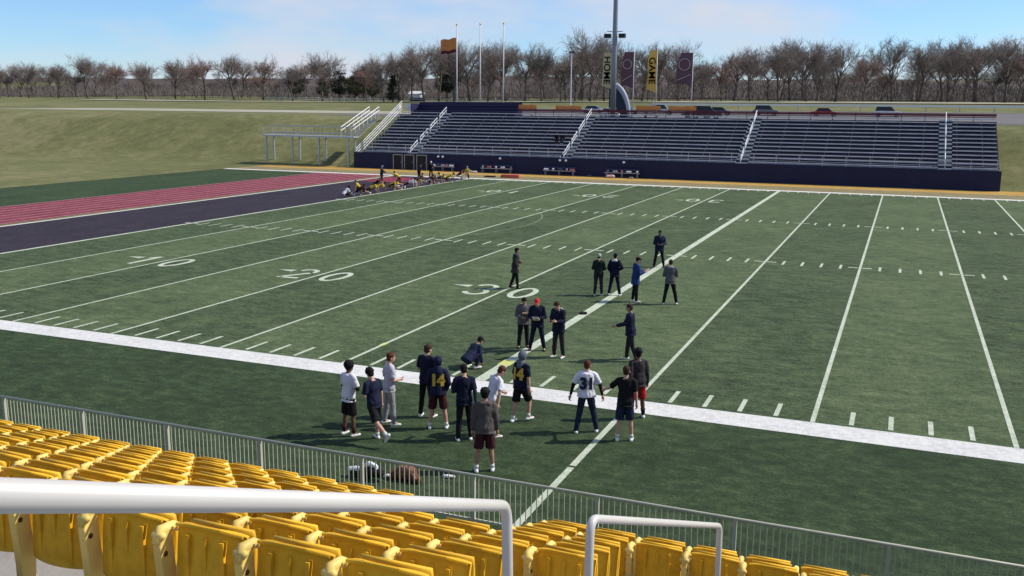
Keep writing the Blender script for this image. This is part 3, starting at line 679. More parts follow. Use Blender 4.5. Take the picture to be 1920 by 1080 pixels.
# ------------------------------------------------------------------ near stand and seats
S0Y, S0Z, SR, SD = -14.5, 3.14, .33, .80      # back-top line of the front row, rise and depth per row
stand = thing('grandstand', 'stepped concrete near stand carrying rows of yellow seats', 'grandstand', (10, -14, 0))
def GS(mb_, nm, m, bevel=0):
    mb_.v = [tuple(V(v)-V((10, -14, 0))) for v in mb_.v]; return mb_.build(nm, m, stand, bevel=bevel)
for k in range(13):
    yt = S0Y-.12-k*SD; zt = S0Z-.80+k*SR
    rng = [(-6, 32)] if k > 2 else [(-6, 10.15+.25*k), (11.75, 32)]
    for xa, xb in rng: GS(MB().box((xa, yt-.02-.1, 0 if k < 3 else zt-.6), (xb, yt+SD-.12, zt)), 'step', conc)
GS(MB().box((10.2, -16.2, 0), (11.8, -14.0, .3)), 'gangway_floor', conc)
def make_seat():
    t = bpy.data.objects.new('stadium_seat', None); C.objects.link(t)
    b = MB(); n = 12; hs = 8; th = .022          # contoured back shell, seen from behind
    for side in (0, 1):
        for j in range(hs+1):
            for i in range(n+1):
                u = -1+2*i/n; v = j/hs; w = .232-.012*(1-v)
                x = u*w; z = -.42+.42*v-.03*(abs(u)**4)*v**6
                y = .0+.045*(u*u)-.05*(1-v)+.035*(v-.5)**2+(th if side else 0)
                b.v.append((x, y, z))
        o_ = side*(hs+1)*(n+1)
        for j in range(hs):
            for i in range(n):
                q = o_+j*(n+1)+i; f = (q, q+1, q+n+2, q+n+1); b.f.append(f if not side else f[::-1]); b.m.append(0)
    K = (hs+1)*(n+1)
    rim = [j*(n+1) for j in range(hs+1)]+[hs*(n+1)+i for i in range(1, n+1)]+[j*(n+1)+n for j in range(hs-1, -1, -1)]+[i for i in range(n-1, 0, -1)]
    for a, c in zip(rim, rim[1:]+rim[:1]): b.f.append((a, a+K, c+K, c)); b.m.append(0)
    b.tube([(-.225, .03, -.02), (-.1, .0, .006), (.1, .0, .006), (.225, .03, -.02)], .012, 8)
    for x in (-.12, 0, .12): b.box((x-.012, -.028, -.40), (x+.012, .01, -.05))
    bo_ = b.build('backrest', gold_p, t, True)
    for i_, pl_ in enumerate(bo_.data.polygons): pl_.use_smooth = i_ < 2*hs*n
    b = MB(); q = []
    for i in range(9):                             # seat pan folded up
        a = R(78-10*sin(i/8*pi)); q.append((i/8*.40))
    b.rings([[V((sx*(.21), .09+.05*sin(l*6)+e, -.40+l*.92)) for sx, e in ((-1, 0), (1, 0), (1, .03), (-1, .03))] for l in q])
    b.build('seat_pan', gold_p, t, True)
    b = MB()                                       # bracket at the seat's left side
    b.prism([(-.06, -.80), (.03, -.80), (.05, -.46), (.02, -.06), (-.04, -.02), (-.085, -.12), (-.06, -.46)], -.305, -.25, lambda p: V((p.z, p.x, p.y)))
    b.build('bracket', gold_d, t, False, .008)
    b = MB().tube([(-.277, -.09, -.10), (-.277, -.04, -.035), (-.277, .05, -.045), (-.277, .15, -.10)], [.022, .033, .03, .02], 8)
    b.cap((-.30, -.06, -.06), (-.255, -.06, -.06), .024, .024)
    b.build('armrest', gold_d, t, True)
    MB().tube([(-.315, -.045, -.17), (-.245, -.045, -.17)], .016, 8).build('bolt', mat('bolt_steel', (.10, .07, .04), .5, .4), t)
    return t
for mm_ in (gold_p, gold_d):      # each seat has faded a little differently
    t_ = mm_.node_tree; b_ = t_.nodes['Principled BSDF']; src = b_.inputs['Base Color'].links[0].from_socket
    oi = t_.nodes.new('ShaderNodeObjectInfo'); hs_ = t_.nodes.new('ShaderNodeHueSaturation'); mr = t_.nodes.new('ShaderNodeMapRange')
    mr.inputs['To Min'].default_value = .78; mr.inputs['To Max'].default_value = 1.12
    t_.links.new(oi.outputs['Random'], mr.inputs['Value']); t_.links.new(mr.outputs[0], hs_.inputs['Value']); t_.links.new(src, hs_.inputs['Color']); t_.links.new(hs_.outputs[0], b_.inputs['Base Color'])
seat0 = make_seat(); used = False
ORD = ['front', 'second', 'third', 'fourth', 'fifth', 'sixth', 'seventh', 'eighth']
rs = random.Random(2)
SK = [c for c in C.objects if c.parent == seat0]
for k in range(8):
    x = 1.6+.13*k; cnt = 0
    while x < 21.5:
        xx = x; x += .555
        if k <= 2 and 10.15+.25*k < xx+.2 and xx-.2 < 11.75: continue
        if k >= 2 and 13.25 < xx < 14.95: continue
        if (xx-CX)**2+(S0Y-k*SD-CY)**2 < 1.6: continue
        loc = (xx, S0Y-k*SD, S0Z-.012+k*SR)
        dd = V(loc)-V((CX, CY, CZ)); px = 960+FPX*dd.dot(r2)/dd.dot(fw)
        if dd.dot(fw) < .5 or px < -120 or px > 2040 or 540-FPX*(dd.dot(u2))/dd.dot(fw) > 1150: continue
        cnt += 1
        lab = 'folded yellow seat, '+nth(cnt)+' from the left in the '+ORD[k]+' row from the field'
        if not used: t = seat0; used = True
        else:
            t = seat0.copy(); C.objects.link(t)
            for c in SK: c2 = c.copy(); C.objects.link(c2); c2.parent = t
        t.location = loc; t.rotation_euler = (rs.uniform(-.02, .02), 0, rs.uniform(-.015, .015)); tag(t, lab, 'seat', 'yellow seats in the '+ORD[k]+' row')
def handrail(name, pts, r, label, extra=None):
    t = thing(name, label, 'handrail', pts[0], 0); o = V(pts[0]); P = [V(p)-o for p in pts]; out = [P[0]]
    for i in range(1, len(P)-1):
        a, c, d = P[i-1], P[i], P[i+1]; ra = .1
        p0 = c+(a-c).normalized()*ra; p1 = c+(d-c).normalized()*ra
        for q in range(7): u = q/6; out.append(p0*(1-u)**2+c*2*u*(1-u)+p1*u*u)
    out.append(P[-1]); MB().tube(out, r, 16).build('rail', rail_w, t, True)
    if extra: MB().tube([V(e)-o for e in extra], r*.9, 12).build('post', rail_w, t, True)
handrail('handrail', [(14.36, -23.9, 7.55), (13.84, -20.35, 6.01), (13.86, -20.33, 4.6)], .0245, 'nearest pale tubular handrail crossing in front of the yellow seats')
handrail('handrail', [(13.93, -19.42, 4.3), (13.93, -19.38, 5.56), (14.12, -16.2, 4.2), (14.12, -16.18, 2.9)], .0245, 'second pale tubular handrail lower down the aisle at right')

# ------------------------------------------------------------------ people
SKIN = {'fair': (.50, .29, .21), 'tan': (.36, .20, .13), 'brown': (.13, .065, .042), 'dark': (.05, .028, .02)}
eye_w = mat('eye_white', (.6, .58, .55), .3); eye_d = mat('iris', (.03, .02, .015), .3); lip = mat('lips', (.30, .10, .09), .5)
COL = {'navy': (.006, .008, .024), 'navy2': (.009, .012, .036), 'blue': (.014, .034, .13), 'black': (.008, .008, .010), 'char': (.022, .020, .024), 'greybrown': (.030, .026, .028), 'grey': (.09, .088, .098), 'taupe': (.085, .072, .070),
       'white': (.62, .62, .68), 'lilac': (.42, .40, .46), 'lgrey': (.26, .26, .27), 'maroon': (.045, .010, .014), 'red': (.36, .015, .02), 'capred': (.52, .03, .04), 'gold': (.52, .36, .05), 'darkgreen': (.010, .015, .013), 'sage': (.32, .38, .34), 'hairblack': (.008, .007, .007),
       'hairbrown': (.045, .022, .014), 'hairred': (.085, .028, .016), 'slate': (.012, .019, .045), 'sock': (.6, .6, .6), 'helmetgrey': (.10, .12, .15), 'dkred': (.05, .012, .01)}
def cm(c): return mat('cloth_'+c, COL[c], .85, 0, .18, 7, .25, 90, .2)
def skm(s_): return mat('skin_'+s_, SKIN[s_], .55, 0, .06, 12, 0, 1, .4)
TORSO = [(.885, .150, .105, 0), (.97, .162, .115, -.01), (1.08, .142, .100, 0), (1.20, .148, .105, .005), (1.32, .168, .115, .005), (1.41, .165, .10, 0), (1.465, .12, .085, -.005), (1.50, .075, .065, -.01)]
ARM = {  # right-arm vectors (upper, fore) in the person's own frame, x outward
    'down': ((.20, .02, -1), (.08, .16, -1)), 'back': ((.22, -.35, -1), (.05, -.1, -1)), 'belly': ((.26, .12, -1), (-.62, .85, -.1)), 'pocket': ((.34, -.18, -1), (-.32, .42, -.8)),
    'phone': ((.16, .25, -1), (-.40, 1, .22)), 'behindback': ((.28, -.28, -1), (-.75, -.5, -.45)), 'chest': ((.30, .22, -1), (-.85, .55, .35)), 'fwd': ((.15, .55, -.8), (.0, 1, -.2)), 'hood': ((.55, .35, .05), (-.55, .15, 1)),
    'run_f': ((.22, .6, -.8), (-.25, .9, .45)), 'run_b': ((.3, -.75, -.65), (.05, .15, -1)), 'hip': ((.62, -.25, -.8), (-.75, .25, -.45)), 'ground': ((.12, .3, -1), (.0, .25, -1)), 'out': ((1, .05, -.35), (.9, .3, -.2)), 'reach': ((.15, .95, -.3), (0, 1, -.2)), 'wide': ((.5, .0, -.9), (.25, .1, -1))}
def fist(b, w, d, pn, side, rad):
    # palm + five fingers after the wrist w, pointing along d; pn = palm normal
    d = d.normalized(); s_ = d.cross(pn).normalized()*side; pc = w+d*.05
    ln_ = (.072, .080, .074, .058)
    for i in range(4):
        o = w+d*.088+s_*(.027-.018*i); a = o+(d*.7+pn*.35).normalized()*ln_[i]*.5; c = a+(d*.35+pn*.8).normalized()*ln_[i]*.5
        b.tube([o, a, c], [.0095, .009, .0075], 6)
    o = w+d*.035+s_*.036; a = o+(d*.75+s_*.75+pn*.2).normalized()*.035; c = a+(d*.95+pn*.45).normalized()*.03
    b.tube([o, a, c], [.012, .0105, .008], 6)
def person(label, loc, heading, H=1.82, legs=((3, 4, 4), (-3, 4, 4)), arms=('down', 'down'), lean=(2, 0), head=(0, 0), top=('tee', 'navy'), bottom=('trousers', 'black'), shoes='white', hair=('short', 'hairbrown'),
           skin='fair', number=None, low=False, group=None, socks=None, sleeve=None, hang=None, extra=None, twist=0):
    root = thing('person', label, 'person', loc, R(-heading), group); root.scale = (H/1.8,)*3
    seed = len(label)*7+int(abs(loc[0]*13)); vox = .028 if low else .0135
    Rt = M.Rotation(R(-lean[0]), 3, 'X') @ M.Rotation(R(lean[1]), 3, 'Y') @ M.Rotation(R(-twist), 3, 'Z')
    PC = V((0, 0, .94))
    def tf(p): return PC+Rt @ (V(p)-PC)
    J = {}
    for s_, (f, o, k) in zip((1, -1), legs):
        hip = PC+M.Rotation(R(-lean[0]*.35), 3, 'X') @ V((s_*.09, 0, -.03))
        def dirv(a): return V((s_*sin(R(o))*cos(R(a)) if abs(a) < 89 else s_*sin(R(o))*.6, sin(R(a)), -cos(R(a)))).normalized()
        kn = hip+dirv(f)*.435; sh = dirv(f-k) if k < 40 else V((s_*sin(R(o))*.3, sin(R(f-k)), -cos(R(f-k)))).normalized(); an = kn+sh*.405
        aa = f-k; fa = aa+90 if abs(aa) > 32 else 90
        ft = V((s_*.16, sin(R(fa)) if abs(aa) > 32 else 1, -cos(R(fa)) if abs(aa) > 32 else 0)).normalized()
        J[s_] = (hip, kn, an, ft, sh)
    A = {}
    for s_, nm in zip((1, -1), arms):
        u, f = ARM[nm] if isinstance(nm, str) else nm
        u = V((u[0]*s_, u[1], u[2])).normalized(); f = V((f[0]*s_, f[1], f[2])).normalized()
        if abs(lean[0]) < 30: u = Rt @ u; f = Rt @ f
        S = tf((s_*.178, -.005, 1.425)); E_ = S+u*.285; Wr = E_+f*.25; A[s_] = (S, E_, Wr, f)
    neck = tf((0, -.01, 1.48)); Rh = Rt @ M.Rotation(R(-head[1]), 3, 'Z') @ M.Rotation(R(-head[0]), 3, 'X')
    if abs(lean[0]) > 30: Rh = M.Rotation(R(-lean[0]*.45), 3, 'X') @ M.Rotation(R(-head[1]), 3, 'Z') @ M.Rotation(R(-head[0]), 3, 'X')
    HC = neck+(Rt @ V((0, .01, .060)))+Rh @ V((0, .02, .108))
    lows = [J[q][2].z-.075 for q in J]+[J[q][1].z-.06 for q in J]+[PC.z-.13]+[A[q][2].z-.03 for q in A]
    for q in J:
        if J[q][3].z < -.3: lows.append((J[q][2]+J[q][3]*.2).z)
    dz = -min(lows); mean = (J[1][2]+J[-1][2])/2
    if low: mean = PC.copy()
    off = V((-mean.x, -mean.y, dz))
    def bl_(b): b.v = [tuple(V(v)+off) for v in b.v]; return b
    n = 8 if low else 12
    # body
    b = MB(); b.loft([(z, rx, ry, yo) for z, rx, ry, yo in TORSO], 14, tf); b.cap(tf((0, -.012, 1.45)), HC-Rh @ V((0, .02, .05)), .062, .055, n)
    b.ell(HC+Rh @ V((0, -.005, .025)), (.076, .096, .098), Rh, 16, 12); b.ell(HC+Rh @ V((0, .022, -.045)), (.056, .068, .072), Rh, 14, 10)
    for s_ in (1, -1):
        b.ell(HC+Rh @ V((s_*.078, -.005, -.01)), (.012, .022, .032), Rh, 8, 6)
        S, E_, Wr, f = A[s_]; b.cap(S, E_, .056, .042, n); b.cap(E_, Wr, .041, .027, n)
        if not low: b.cap(Wr+f*.03, Wr+f*.075, .034, .038, 8)
        else: b.cap(Wr, Wr+f*.1, .03, .035, 8)
        hip, kn, an, ft, sh = J[s_]; b.cap(hip, kn, .088, .056, n); b.cap(kn, kn.lerp(an, .35), .054, .058, n); b.cap(kn.lerp(an, .35), an, .056, .036, n); b.cap(an, an+ft*.1-V((0, 0, .03)), .036, .03, 8)
    if not low: b.cap(HC+Rh @ V((0, .088, .012)), HC+Rh @ V((0, .108, -.022)), .011, .015, 8)
    bd = remesh(b, vox if not low else .026, 2)
    if not low:
        for s_ in (1, -1):
            S, E_, Wr, f = A[s_]; pn = V((-s_*.8, .5, .1)); pn = (pn-f.normalized()*pn.dot(f.normalized())).normalized(); fist(bd, Wr+f*.02, f, pn, s_, .009)
            for mi, (dx, dy, dz_, r_) in ((1, (.030, .082, .016, .0125)), (2, (.030, .0905, .016, .007))):
                bd.mi = mi; bd.ell(HC+Rh @ V((s_*dx, dy, dz_)), (r_, r_*.7, r_*.7), Rh, 8, 6)
            bd.mi = 0
        bd.mi = 3; bd.ell(HC+Rh @ V((0, .086, -.060)), (.024, .010, .007), Rh, 8, 5); bd.mi = 0
    bl_(bd).build('body', [skm(skin), eye_w, eye_d, lip], root, True)
    # top
    kind, tc_ = top; g = .018 if kind == 'tee' else (.028 if kind in ('long', 'hoodie') else .038)
    zlow = {'tee': .84, 'long': .86, 'hoodie': .84, 'jacket': .80, 'coat': .70, 'pads': .90}[kind]
    if kind == 'pads': g = .045
    b = MB(); sec = [(zlow, .188+g, .142+g, 0)]+[(z, rx+g+.014*(z < 1.1), ry+g+.010*(z < 1.1), yo) for z, rx, ry, yo in TORSO if z > zlow+.04 and z < 1.47]+[(1.475, .085+g*.5, .072+g*.5, -.008), (1.50, .068, .062, -.01)]
    b.loft(sec, 16, tf)
    for s_ in (1, -1):
        S, E_, Wr, f = A[s_]; b.cap(tf((s_*.045, -.012, 1.478)), tf((s_*.135, -.008, 1.445)), .042+g*.4, .050+g*.5, n)
        if kind in ('tee', 'pads'): b.cap(S, S, .078 if kind == 'pads' else .064, .07, n); b.tube([S, S.lerp(E_, .35), S.lerp(E_, .82)], [.06+g*.5, .065+g*.3, .07+g*.2], n)
        else:
            b.cap(S, E_, .056+g*.6, .046+g*.6, n); b.tube([E_+(E_-Wr)*.08, E_.lerp(Wr, .5), Wr+(Wr-E_)*.02], [.045+g*.6, .044+g*.5, .036+g*.3], n); b.cap(E_, E_, .046+g*.6, .046, n)
    tm = remesh(b, vox*1.1, 2, .0 if low else .011, 9, seed); bl_(tm); tobj = tm.build({'tee': 'shirt', 'pads': 'jersey', 'long': 'sweater', 'hoodie': 'hoodie', 'jacket': 'jacket', 'coat': 'coat'}[kind], cm(tc_), root, True)
    if sleeve:
        for s_ in (1, -1):
            S, E_, Wr, f = A[s_]; b = MB().tube([S.lerp(E_, .8), E_+(E_-S)*.05], .049, n); b.tube([E_-(Wr-E_)*.1, Wr], [.048, .034], n); b = remesh(b, vox, 1); bl_(b).build('arm_sleeve', cm(sleeve), root, True)
    # bottom
    bk, bc = bottom; b = MB(); gg = {'trousers': .014, 'shorts': .022, 'tights': .008}[bk]
    b.loft([(.86, .150+gg, .108+gg, 0), (.93, .160+gg, .116+gg, -.005), (1.02, .150+gg*.8, .106+gg*.8, -.003)], 14, lambda p: PC+M.Rotation(R(-lean[0]*.5), 3, 'X') @ (p-PC))
    for s_ in (1, -1):
        hip, kn, an, ft, sh = J[s_]
        if bk == 'shorts': b.cap(hip, hip, .098, .098, n); b.tube([hip, hip.lerp(kn, .4), hip.lerp(kn, .9)], [.10, .102, .108], n)
        else: b.cap(hip, kn, .090+gg*.8, .058+gg, n); b.cap(kn, kn, .058+gg, .05, n); b.tube([kn, kn.lerp(an, .4), an+sh*.02], [.057+gg, .060+gg*.8, .042+gg*.9], n)
    bo = remesh(b, vox*1.1, 2, 0 if low else (.009 if bk != 'tights' else .003), 9, seed+5); bl_(bo).build(bk, cm(bc), root, True)
    # shoes
    for s_ in (1, -1):
        hip, kn, an, ft, sh = J[s_]; upv = (V((0, 0, 1))-ft*ft.z); upv = upv.normalized() if upv.length > .2 else -sh
        b = MB(); base = an-upv*.045
        b.cap(base-ft*.045, base+ft*.05, .043, .04, 8); b.cap(base+ft*.05, base+ft*.155-upv*.008, .042, .03, 8); b.cap(an-upv*.02, an+upv*.02, .045, .042, 8)
        so = remesh(b, vox, 1); so.v = [tuple(V(v)+upv*max(0., -.078-(V(v)-an).dot(upv))) for v in so.v]
        bl_(so).build('shoe', cm(shoes) if shoes != 'white' else white_m, root, True)
        if socks:
            b = MB().tube([an, an.lerp(kn, .42 if socks != 'sock' else .22)], [.042, .060 if socks != 'sock' else .047], n); bl_(b).build('sock', cm(socks), root, True)
    # head wear
    hk, hc = hair; b = MB(); hm = cm(hc); c0 = HC+Rh @ V((0, -.018, .045))
    if hk in ('short', 'curly', 'afro'): b.ell(HC+Rh @ V((0, -.042, -.008)), (.078, .068, .085), Rh, 14, 10)
    if hk == 'short': b.ell(c0, (.086, .102, .090), Rh, 16, 10)
    elif hk == 'curly':
        b.ell(c0+Rh @ V((0, 0, .008)), (.098, .112, .102), Rh, 16, 10)
        for i in range(26):
            r_ = random.Random(seed+i); v_ = V((r_.gauss(0, 1), r_.gauss(-.25, 1), abs(r_.gauss(0, 1)))).normalized(); b.ell(c0+Rh @ V((v_.x*.092, v_.y*.1, v_.z*.1)), (.024, .024, .024), None, 6, 5)
    elif hk == 'afro':
        b.ell(c0+Rh @ V((0, -.005, .012)), (.118, .125, .118), Rh, 16, 10)
    elif hk == 'beanie': b.ell(c0+Rh @ V((0, .004, .012)), (.090, .106, .095), Rh, 16, 10)
    elif hk == 'cap': b.ell(c0+Rh @ V((0, .004, .008)), (.089, .105, .088), Rh, 16, 10); b.ell(c0+Rh @ V((0, .125, .012)), (.07, .075, .012), Rh, 12, 6)
    elif hk == 'hood': b.ell(c0+Rh @ V((0, -.02, -.012)), (.108, .118, .130), Rh, 16, 10); b.cap(tf((0, -.05, 1.44)), tf((0, -.03, 1.50)), .10, .10, 10)
    hb = remesh(b, .011 if not low else .03, 1, .006 if hk in ('short', 'curly', 'afro') and not low else .002, 38, seed)
    nm = {'short': 'hair', 'curly': 'hair', 'afro': 'hair', 'beanie': 'beanie', 'cap': 'cap', 'hood': 'hood'}[hk]
    bl_(hb).build(nm, hm, root, True)
    if hk in ('beanie', 'cap') and not low:
        b = MB().ell(HC+Rh @ V((0, -.03, -.005)), (.080, .080, .055), Rh, 12, 8); bl_(b).build('hair', cm('hairblack'), root, True)
    if hang:      # hood lying on the shoulders / collar
        b = MB(); b.cap(tf((-.07, -.075, 1.475)), tf((.07, -.075, 1.475)), .055, .055, 10); b.cap(tf((-.085, -.05, 1.485)), tf((-.07, .04, 1.475)), .034, .026, 8); b.cap(tf((.085, -.05, 1.485)), tf((.07, .04, 1.475)), .034, .026, 8)
        b = remesh(b, .016, 2, .008, 14, seed); bl_(b).build('hood', cm(hang), root, True)
    if number:
        txt, nc, front = number; tmn = text_mesh(txt, .36, .002, .022); vs = []
        for v in tmn.v:
            x_ = v[0]*.95; sg = 1 if front else -1; rx, ry = .170+g, .112+g
            y_ = ry*math.sqrt(max(.05, 1-(x_/(rx*1.25))**2))+.036+v[2]
            vs.append(tuple(tf((x_*(-1 if front else 1)*1, sg*y_, 1.235+v[1]*1.02))))
        tmn.v = vs; bl_(tmn).build('number', mat('print_'+nc, COL[nc], .7), root)
    if extra:
        pos = (A[1][2]+A[-1][2])/2+V((0, .06, .03)); b = MB()
        if extra == 'phone': b.box((-.035, -.005, -.07), (.035, .005, .07), M.Translation(pos) @ M.Rotation(R(-35), 4, 'X')); nm, m_ = 'phone', black_m
        else: b.box((-.11, -.003, -.14), (.11, .003, .14), M.Translation(pos+V((0, .05, 0))) @ M.Rotation(R(-55), 4, 'X')); nm, m_ = 'paper', white_m
        o = bl_(b).build(nm, m_); o.parent = None
        bpy.context.view_layer.update(); o.matrix_world = M.Translation(loc) @ M.Rotation(R(-heading), 4, 'Z') @ M.Scale(H/1.8, 4)
        tag(o, {'phone': 'small dark phone held by the person reading in a navy top', 'paper': 'white sheet held by the person in the long blue jacket'}[extra] if extra != 'card' else 'small white card held by the person in the red cap', {'phone': 'phone', 'paper': 'paper', 'card': 'card'}[extra]); o.name = {'phone': 'phone', 'paper': 'paper', 'card': 'card'}[extra]
    return root

st0 = ((2, 4, 3), (-2, 4, 3))
walkl = ((24, 2, 6), (-18, 2, 22))
wide = ((2, 10, 2), (0, 10, 2))
person('player with black afro, white shirt and black sleeves standing at the left edge', (3.62, -5.45, 0), 20, 1.83, st0, ('chest', 'belly'), hair=('afro', 'hairblack'), top=('tee', 'white'), bottom=('shorts', 'black'), skin='brown', sleeve='black', socks='maroon')
person('player in navy tee and black shorts stepping with one leg crossed behind, near left', (4.62, -5.62, 0), -70, 1.80, ((12, 6, 8), (-30, 4, 30)), ('down', 'belly'), (8, 0), (18, 0), ('tee', 'navy2'), ('shorts', 'black'), hair=('curly', 'hairblack'), socks='sock')
person('person in pale lilac tee and light grey trousers facing right, near left', (4.10, -4.38, 0), 45, 1.85, ((6, 3, 4), (-4, 3, 6)), ('belly', 'pocket'), (2, 0), (5, 10), ('tee', 'lilac'), ('trousers', 'lgrey'), hair=('short', 'hairred'))
person('tall brown haired player in navy shirt and black tights behind the hooded number fourteen', (4.68, -3.50, 0), 5, 1.90, st0, ('belly', 'chest'), (3, 0), (8, 15), ('tee', 'navy'), ('tights', 'black'), hair=('short', 'hairbrown'))
person('hooded player in navy number 14 with dark shorts and bare legs, seen from behind', (5.34, -4.16, 0), -22, 1.80, ((1, 8, 2), (-1, 8, 2)), ('pocket', 'belly'), (4, 0), (12, 0), ('long', 'navy2'), ('shorts', 'maroon'), hair=('hood', 'navy2'), number=('14', 'gold', False), socks='sock')
person('player in navy with black tights partly hidden left of the white shirted player', (6.28, -4.66, 0), -30, 1.85, st0, ('back', 'belly'), (6, 0), (16, 0), ('tee', 'navy'), ('tights', 'black'), hair=('short', 'hairblack'), sleeve='slate')
person('red haired player in white shirt leaning to the right behind the grey top', (6.70, -4.15, 0), 35, 1.80, ((8, 8, 10), (2, 6, 12)), ('wide', 'fwd'), (22, 4), (12, 10), ('tee', 'white'), ('shorts', 'black'), hair=('short', 'hairred'), socks='sock')
person('player in taupe long sleeved top and dark maroon shorts nearest the fence', (7.50, -6.25, 0), -25, 1.86, ((2, 5, 3), (-2, 6, 3)), ('down', 'down'), (3, 0), (6, 0), ('hoodie', 'taupe'), ('shorts', 'maroon'), hair=('curly', 'hairblack'), skin='tan', hang='taupe', socks='sock')
person('player in grey cap and gold number 14 navy jersey walking away with one knee bent', (6.98, -2.86, 0), 20, 1.82, ((28, 2, 34), (-8, 2, 6)), ('down', 'down'), (4, 0), (6, 0), ('tee', 'navy'), ('shorts', 'black'), hair=('hood', 'helmetgrey'), number=('14', 'gold', False), socks='sock')
person('player in white number 31 jersey with black arm sleeves, seen from behind', (8.74, -2.98, 0), -20, 1.82, ((4, 12, 4), (-4, 10, 4)), ('wide', 'wide'), (4, 0), (8, 15), ('pads', 'white'), ('trousers', 'slate'), hair=('short', 'hairred'), number=('31', 'slate', False), sleeve='black')
person('brown haired player in black tee and dark shorts with a pale arm held out left', (9.74, -3.18, 0), -12, 1.84, ((2, 5, 2), (-2, 5, 3)), ('down', ((.75, .3, -.8), (.5, .7, -.35))), (2, 0), (2, 5), ('tee', 'black'), ('shorts', 'slate'), hair=('short', 'hairbrown'), socks='sock')
person('black haired player in grey top and red shorts at the right of the black tee', (9.60, -1.50, 0), -35, 1.84, ((4, 6, 3), (-4, 7, 3)), ('down', 'back'), (3, 0), (5, 0), ('hoodie', 'greybrown'), ('shorts', 'red'), hair=('curly', 'hairblack'), skin='brown', socks='black')
person('coach in navy jacket and dark trousers walking left with a hand held out', (7.98, 3.92, 0), -100, 1.82, ((10, 2, 6), (-10, 2, 10)), ('belly', 'fwd'), (3, 0), (4, 0), ('jacket', 'navy2'), ('trousers', 'char'), hair=('short', 'hairbrown'), skin='tan')
person('person in navy top with white hood and white shoes looking down at a phone', (5.78, 3.36, 0), 195, 1.86, st0, ('phone', 'phone'), (4, 0), (28, 0), ('jacket', 'navy'), ('trousers', 'char'), hair=('short', 'hairbrown'), hang='white', extra='phone')
person('person in red cap and navy jacket reading a small white card', (4.86, 3.88, 0), 168, 1.78, wide, ('belly', 'belly'), (4, 0), (26, 0), ('jacket', 'navy'), ('trousers', 'navy'), 'black', hair=('cap', 'capred'), extra='card')
person('person in grey hooded vest with arms raised to the hood beside the red cap', (4.32, 4.02, 0), 150, 1.74, st0, ('belly', 'chest'), (5, 0), (24, 0), ('hoodie', 'grey'), ('trousers', 'black'), 'black', hair=('short', 'hairblack'), hang='lgrey', skin='tan')
person('sprinter in navy crouching low in a black cap as he turns at the line', (3.82, 1.12, 0), 30, 1.80, ((116, 16, 144), (108, 26, 140)), ('pocket', 'ground'), (50, -8), (12, -10), ('long', 'slate'), ('tights', 'navy2'), hair=('cap', 'hairblack'), skin='tan')
person('man in dark coat walking alone beside the painted thirty', (.20, 13.35, 0), 60, 1.80, ((8, 1, 3), (-8, 1, 12)), ('pocket', 'belly'), (3, 0), (8, 0), ('coat', 'greybrown'), ('trousers', 'black'), 'black', hair=('short', 'hairblack'), skin='tan')
person('person in black jacket and pale grey beanie with hands in front', (3.96, 13.4, 0), -8, 1.76, st0, ('belly', 'belly'), (2, 0), (8, 0), ('jacket', 'darkgreen'), ('trousers', 'char'), 'white', hair=('beanie', 'sage'))
person('person in navy jacket with white hood down, right of the grey beanie', (4.56, 13.72, 0), 5, 1.80, wide, ('hip', 'pocket'), (2, 0), (6, 0), ('jacket', 'navy'), ('trousers', 'navy'), 'white', hair=('short', 'hairblack'), hang='white')
person('person in long blue jacket and black cap holding a white sheet', (5.68, 12.78, 0), 60, 1.85, ((2, 3, 3), (-3, 3, 3)), ('phone', 'phone'), (3, 0), (12, 0), ('coat', 'blue'), ('trousers', 'black'), 'white', hair=('cap', 'hairblack'), hang='slate', extra='paper')
person('man in navy with feet apart, standing farthest back on the thick line', (4.56, 21.5, 0), 160, 1.86, wide, ('belly', 'belly'), (1, 0), (4, 0), ('jacket', 'navy2'), ('trousers', 'black'), 'black', hair=('short', 'hairblack'), skin='brown')
person('person in grey hoodie and black trousers with legs apart at the right edge', (7.12, 12.85, 0), -15, 1.84, ((2, 13, 2), (-2, 10, 2)), ('belly', 'belly'), (2, 0), (8, 0), ('hoodie', 'grey'), ('trousers', 'black'), 'white', hair=('short', 'hairbrown'), hang='lgrey')

# far group: coaches and players stretching along the edge of the dark end zone
person('coach in navy top and dark red trousers standing with arms out behind stretching players', (-32.3, 58.5, 0), 75, 1.85, wide, ('fwd', 'fwd'), (3, 0), (5, 0), ('jacket', 'slate'), ('trousers', 'maroon'), 'black', hair=('cap', 'lgrey'), low=True)
person('coach in black bending forward between stretching players', (-31.2, 64.3, 0), 110, 1.80, st0, ('fwd', 'belly'), (20, 0), (15, 0), ('jacket', 'black'), ('trousers', 'black'), 'black', hair=('short', 'hairbrown'), low=True)
person('tall coach in black with a white cap standing right of the bending coach', (-31.2, 67.0, 0), 140, 1.88, st0, ('down', 'belly'), (2, 0), (5, 0), ('jacket', 'black'), ('trousers', 'black'), 'black', hair=('cap', 'white'), low=True)
person('player in gold shirt standing bent over with maroon trousers', (-29.3, 56.6, 0), -80, 1.80, ((10, 6, 8), (-6, 6, 8)), ('reach', 'ground'), (58, 0), (0, 0), ('tee', 'gold'), ('trousers', 'maroon'), 'white', hair=('short', 'hairblack'), low=True)
G = 'players stretching on the ground'
person('player in gold shirt kneeling upright at the right end of the stretching row', (-26.9, 66.9, 0), 160, 1.80, ((85, 8, 92), (5, 8, 95)), ('belly', 'belly'), (10, 0), (0, 0), ('tee', 'gold'), ('shorts', 'maroon'), 'white', hair=('cap', 'lgrey'), low=True, group=G)
lunge = ((100, 12, 105), (-62, 5, 8)); sit = ((84, 16, 4), (80, 16, 6)); plank = ((-66, 4, 2), (-66, 4, 2)); hurd = ((82, 10, 4), (60, 40, 120))
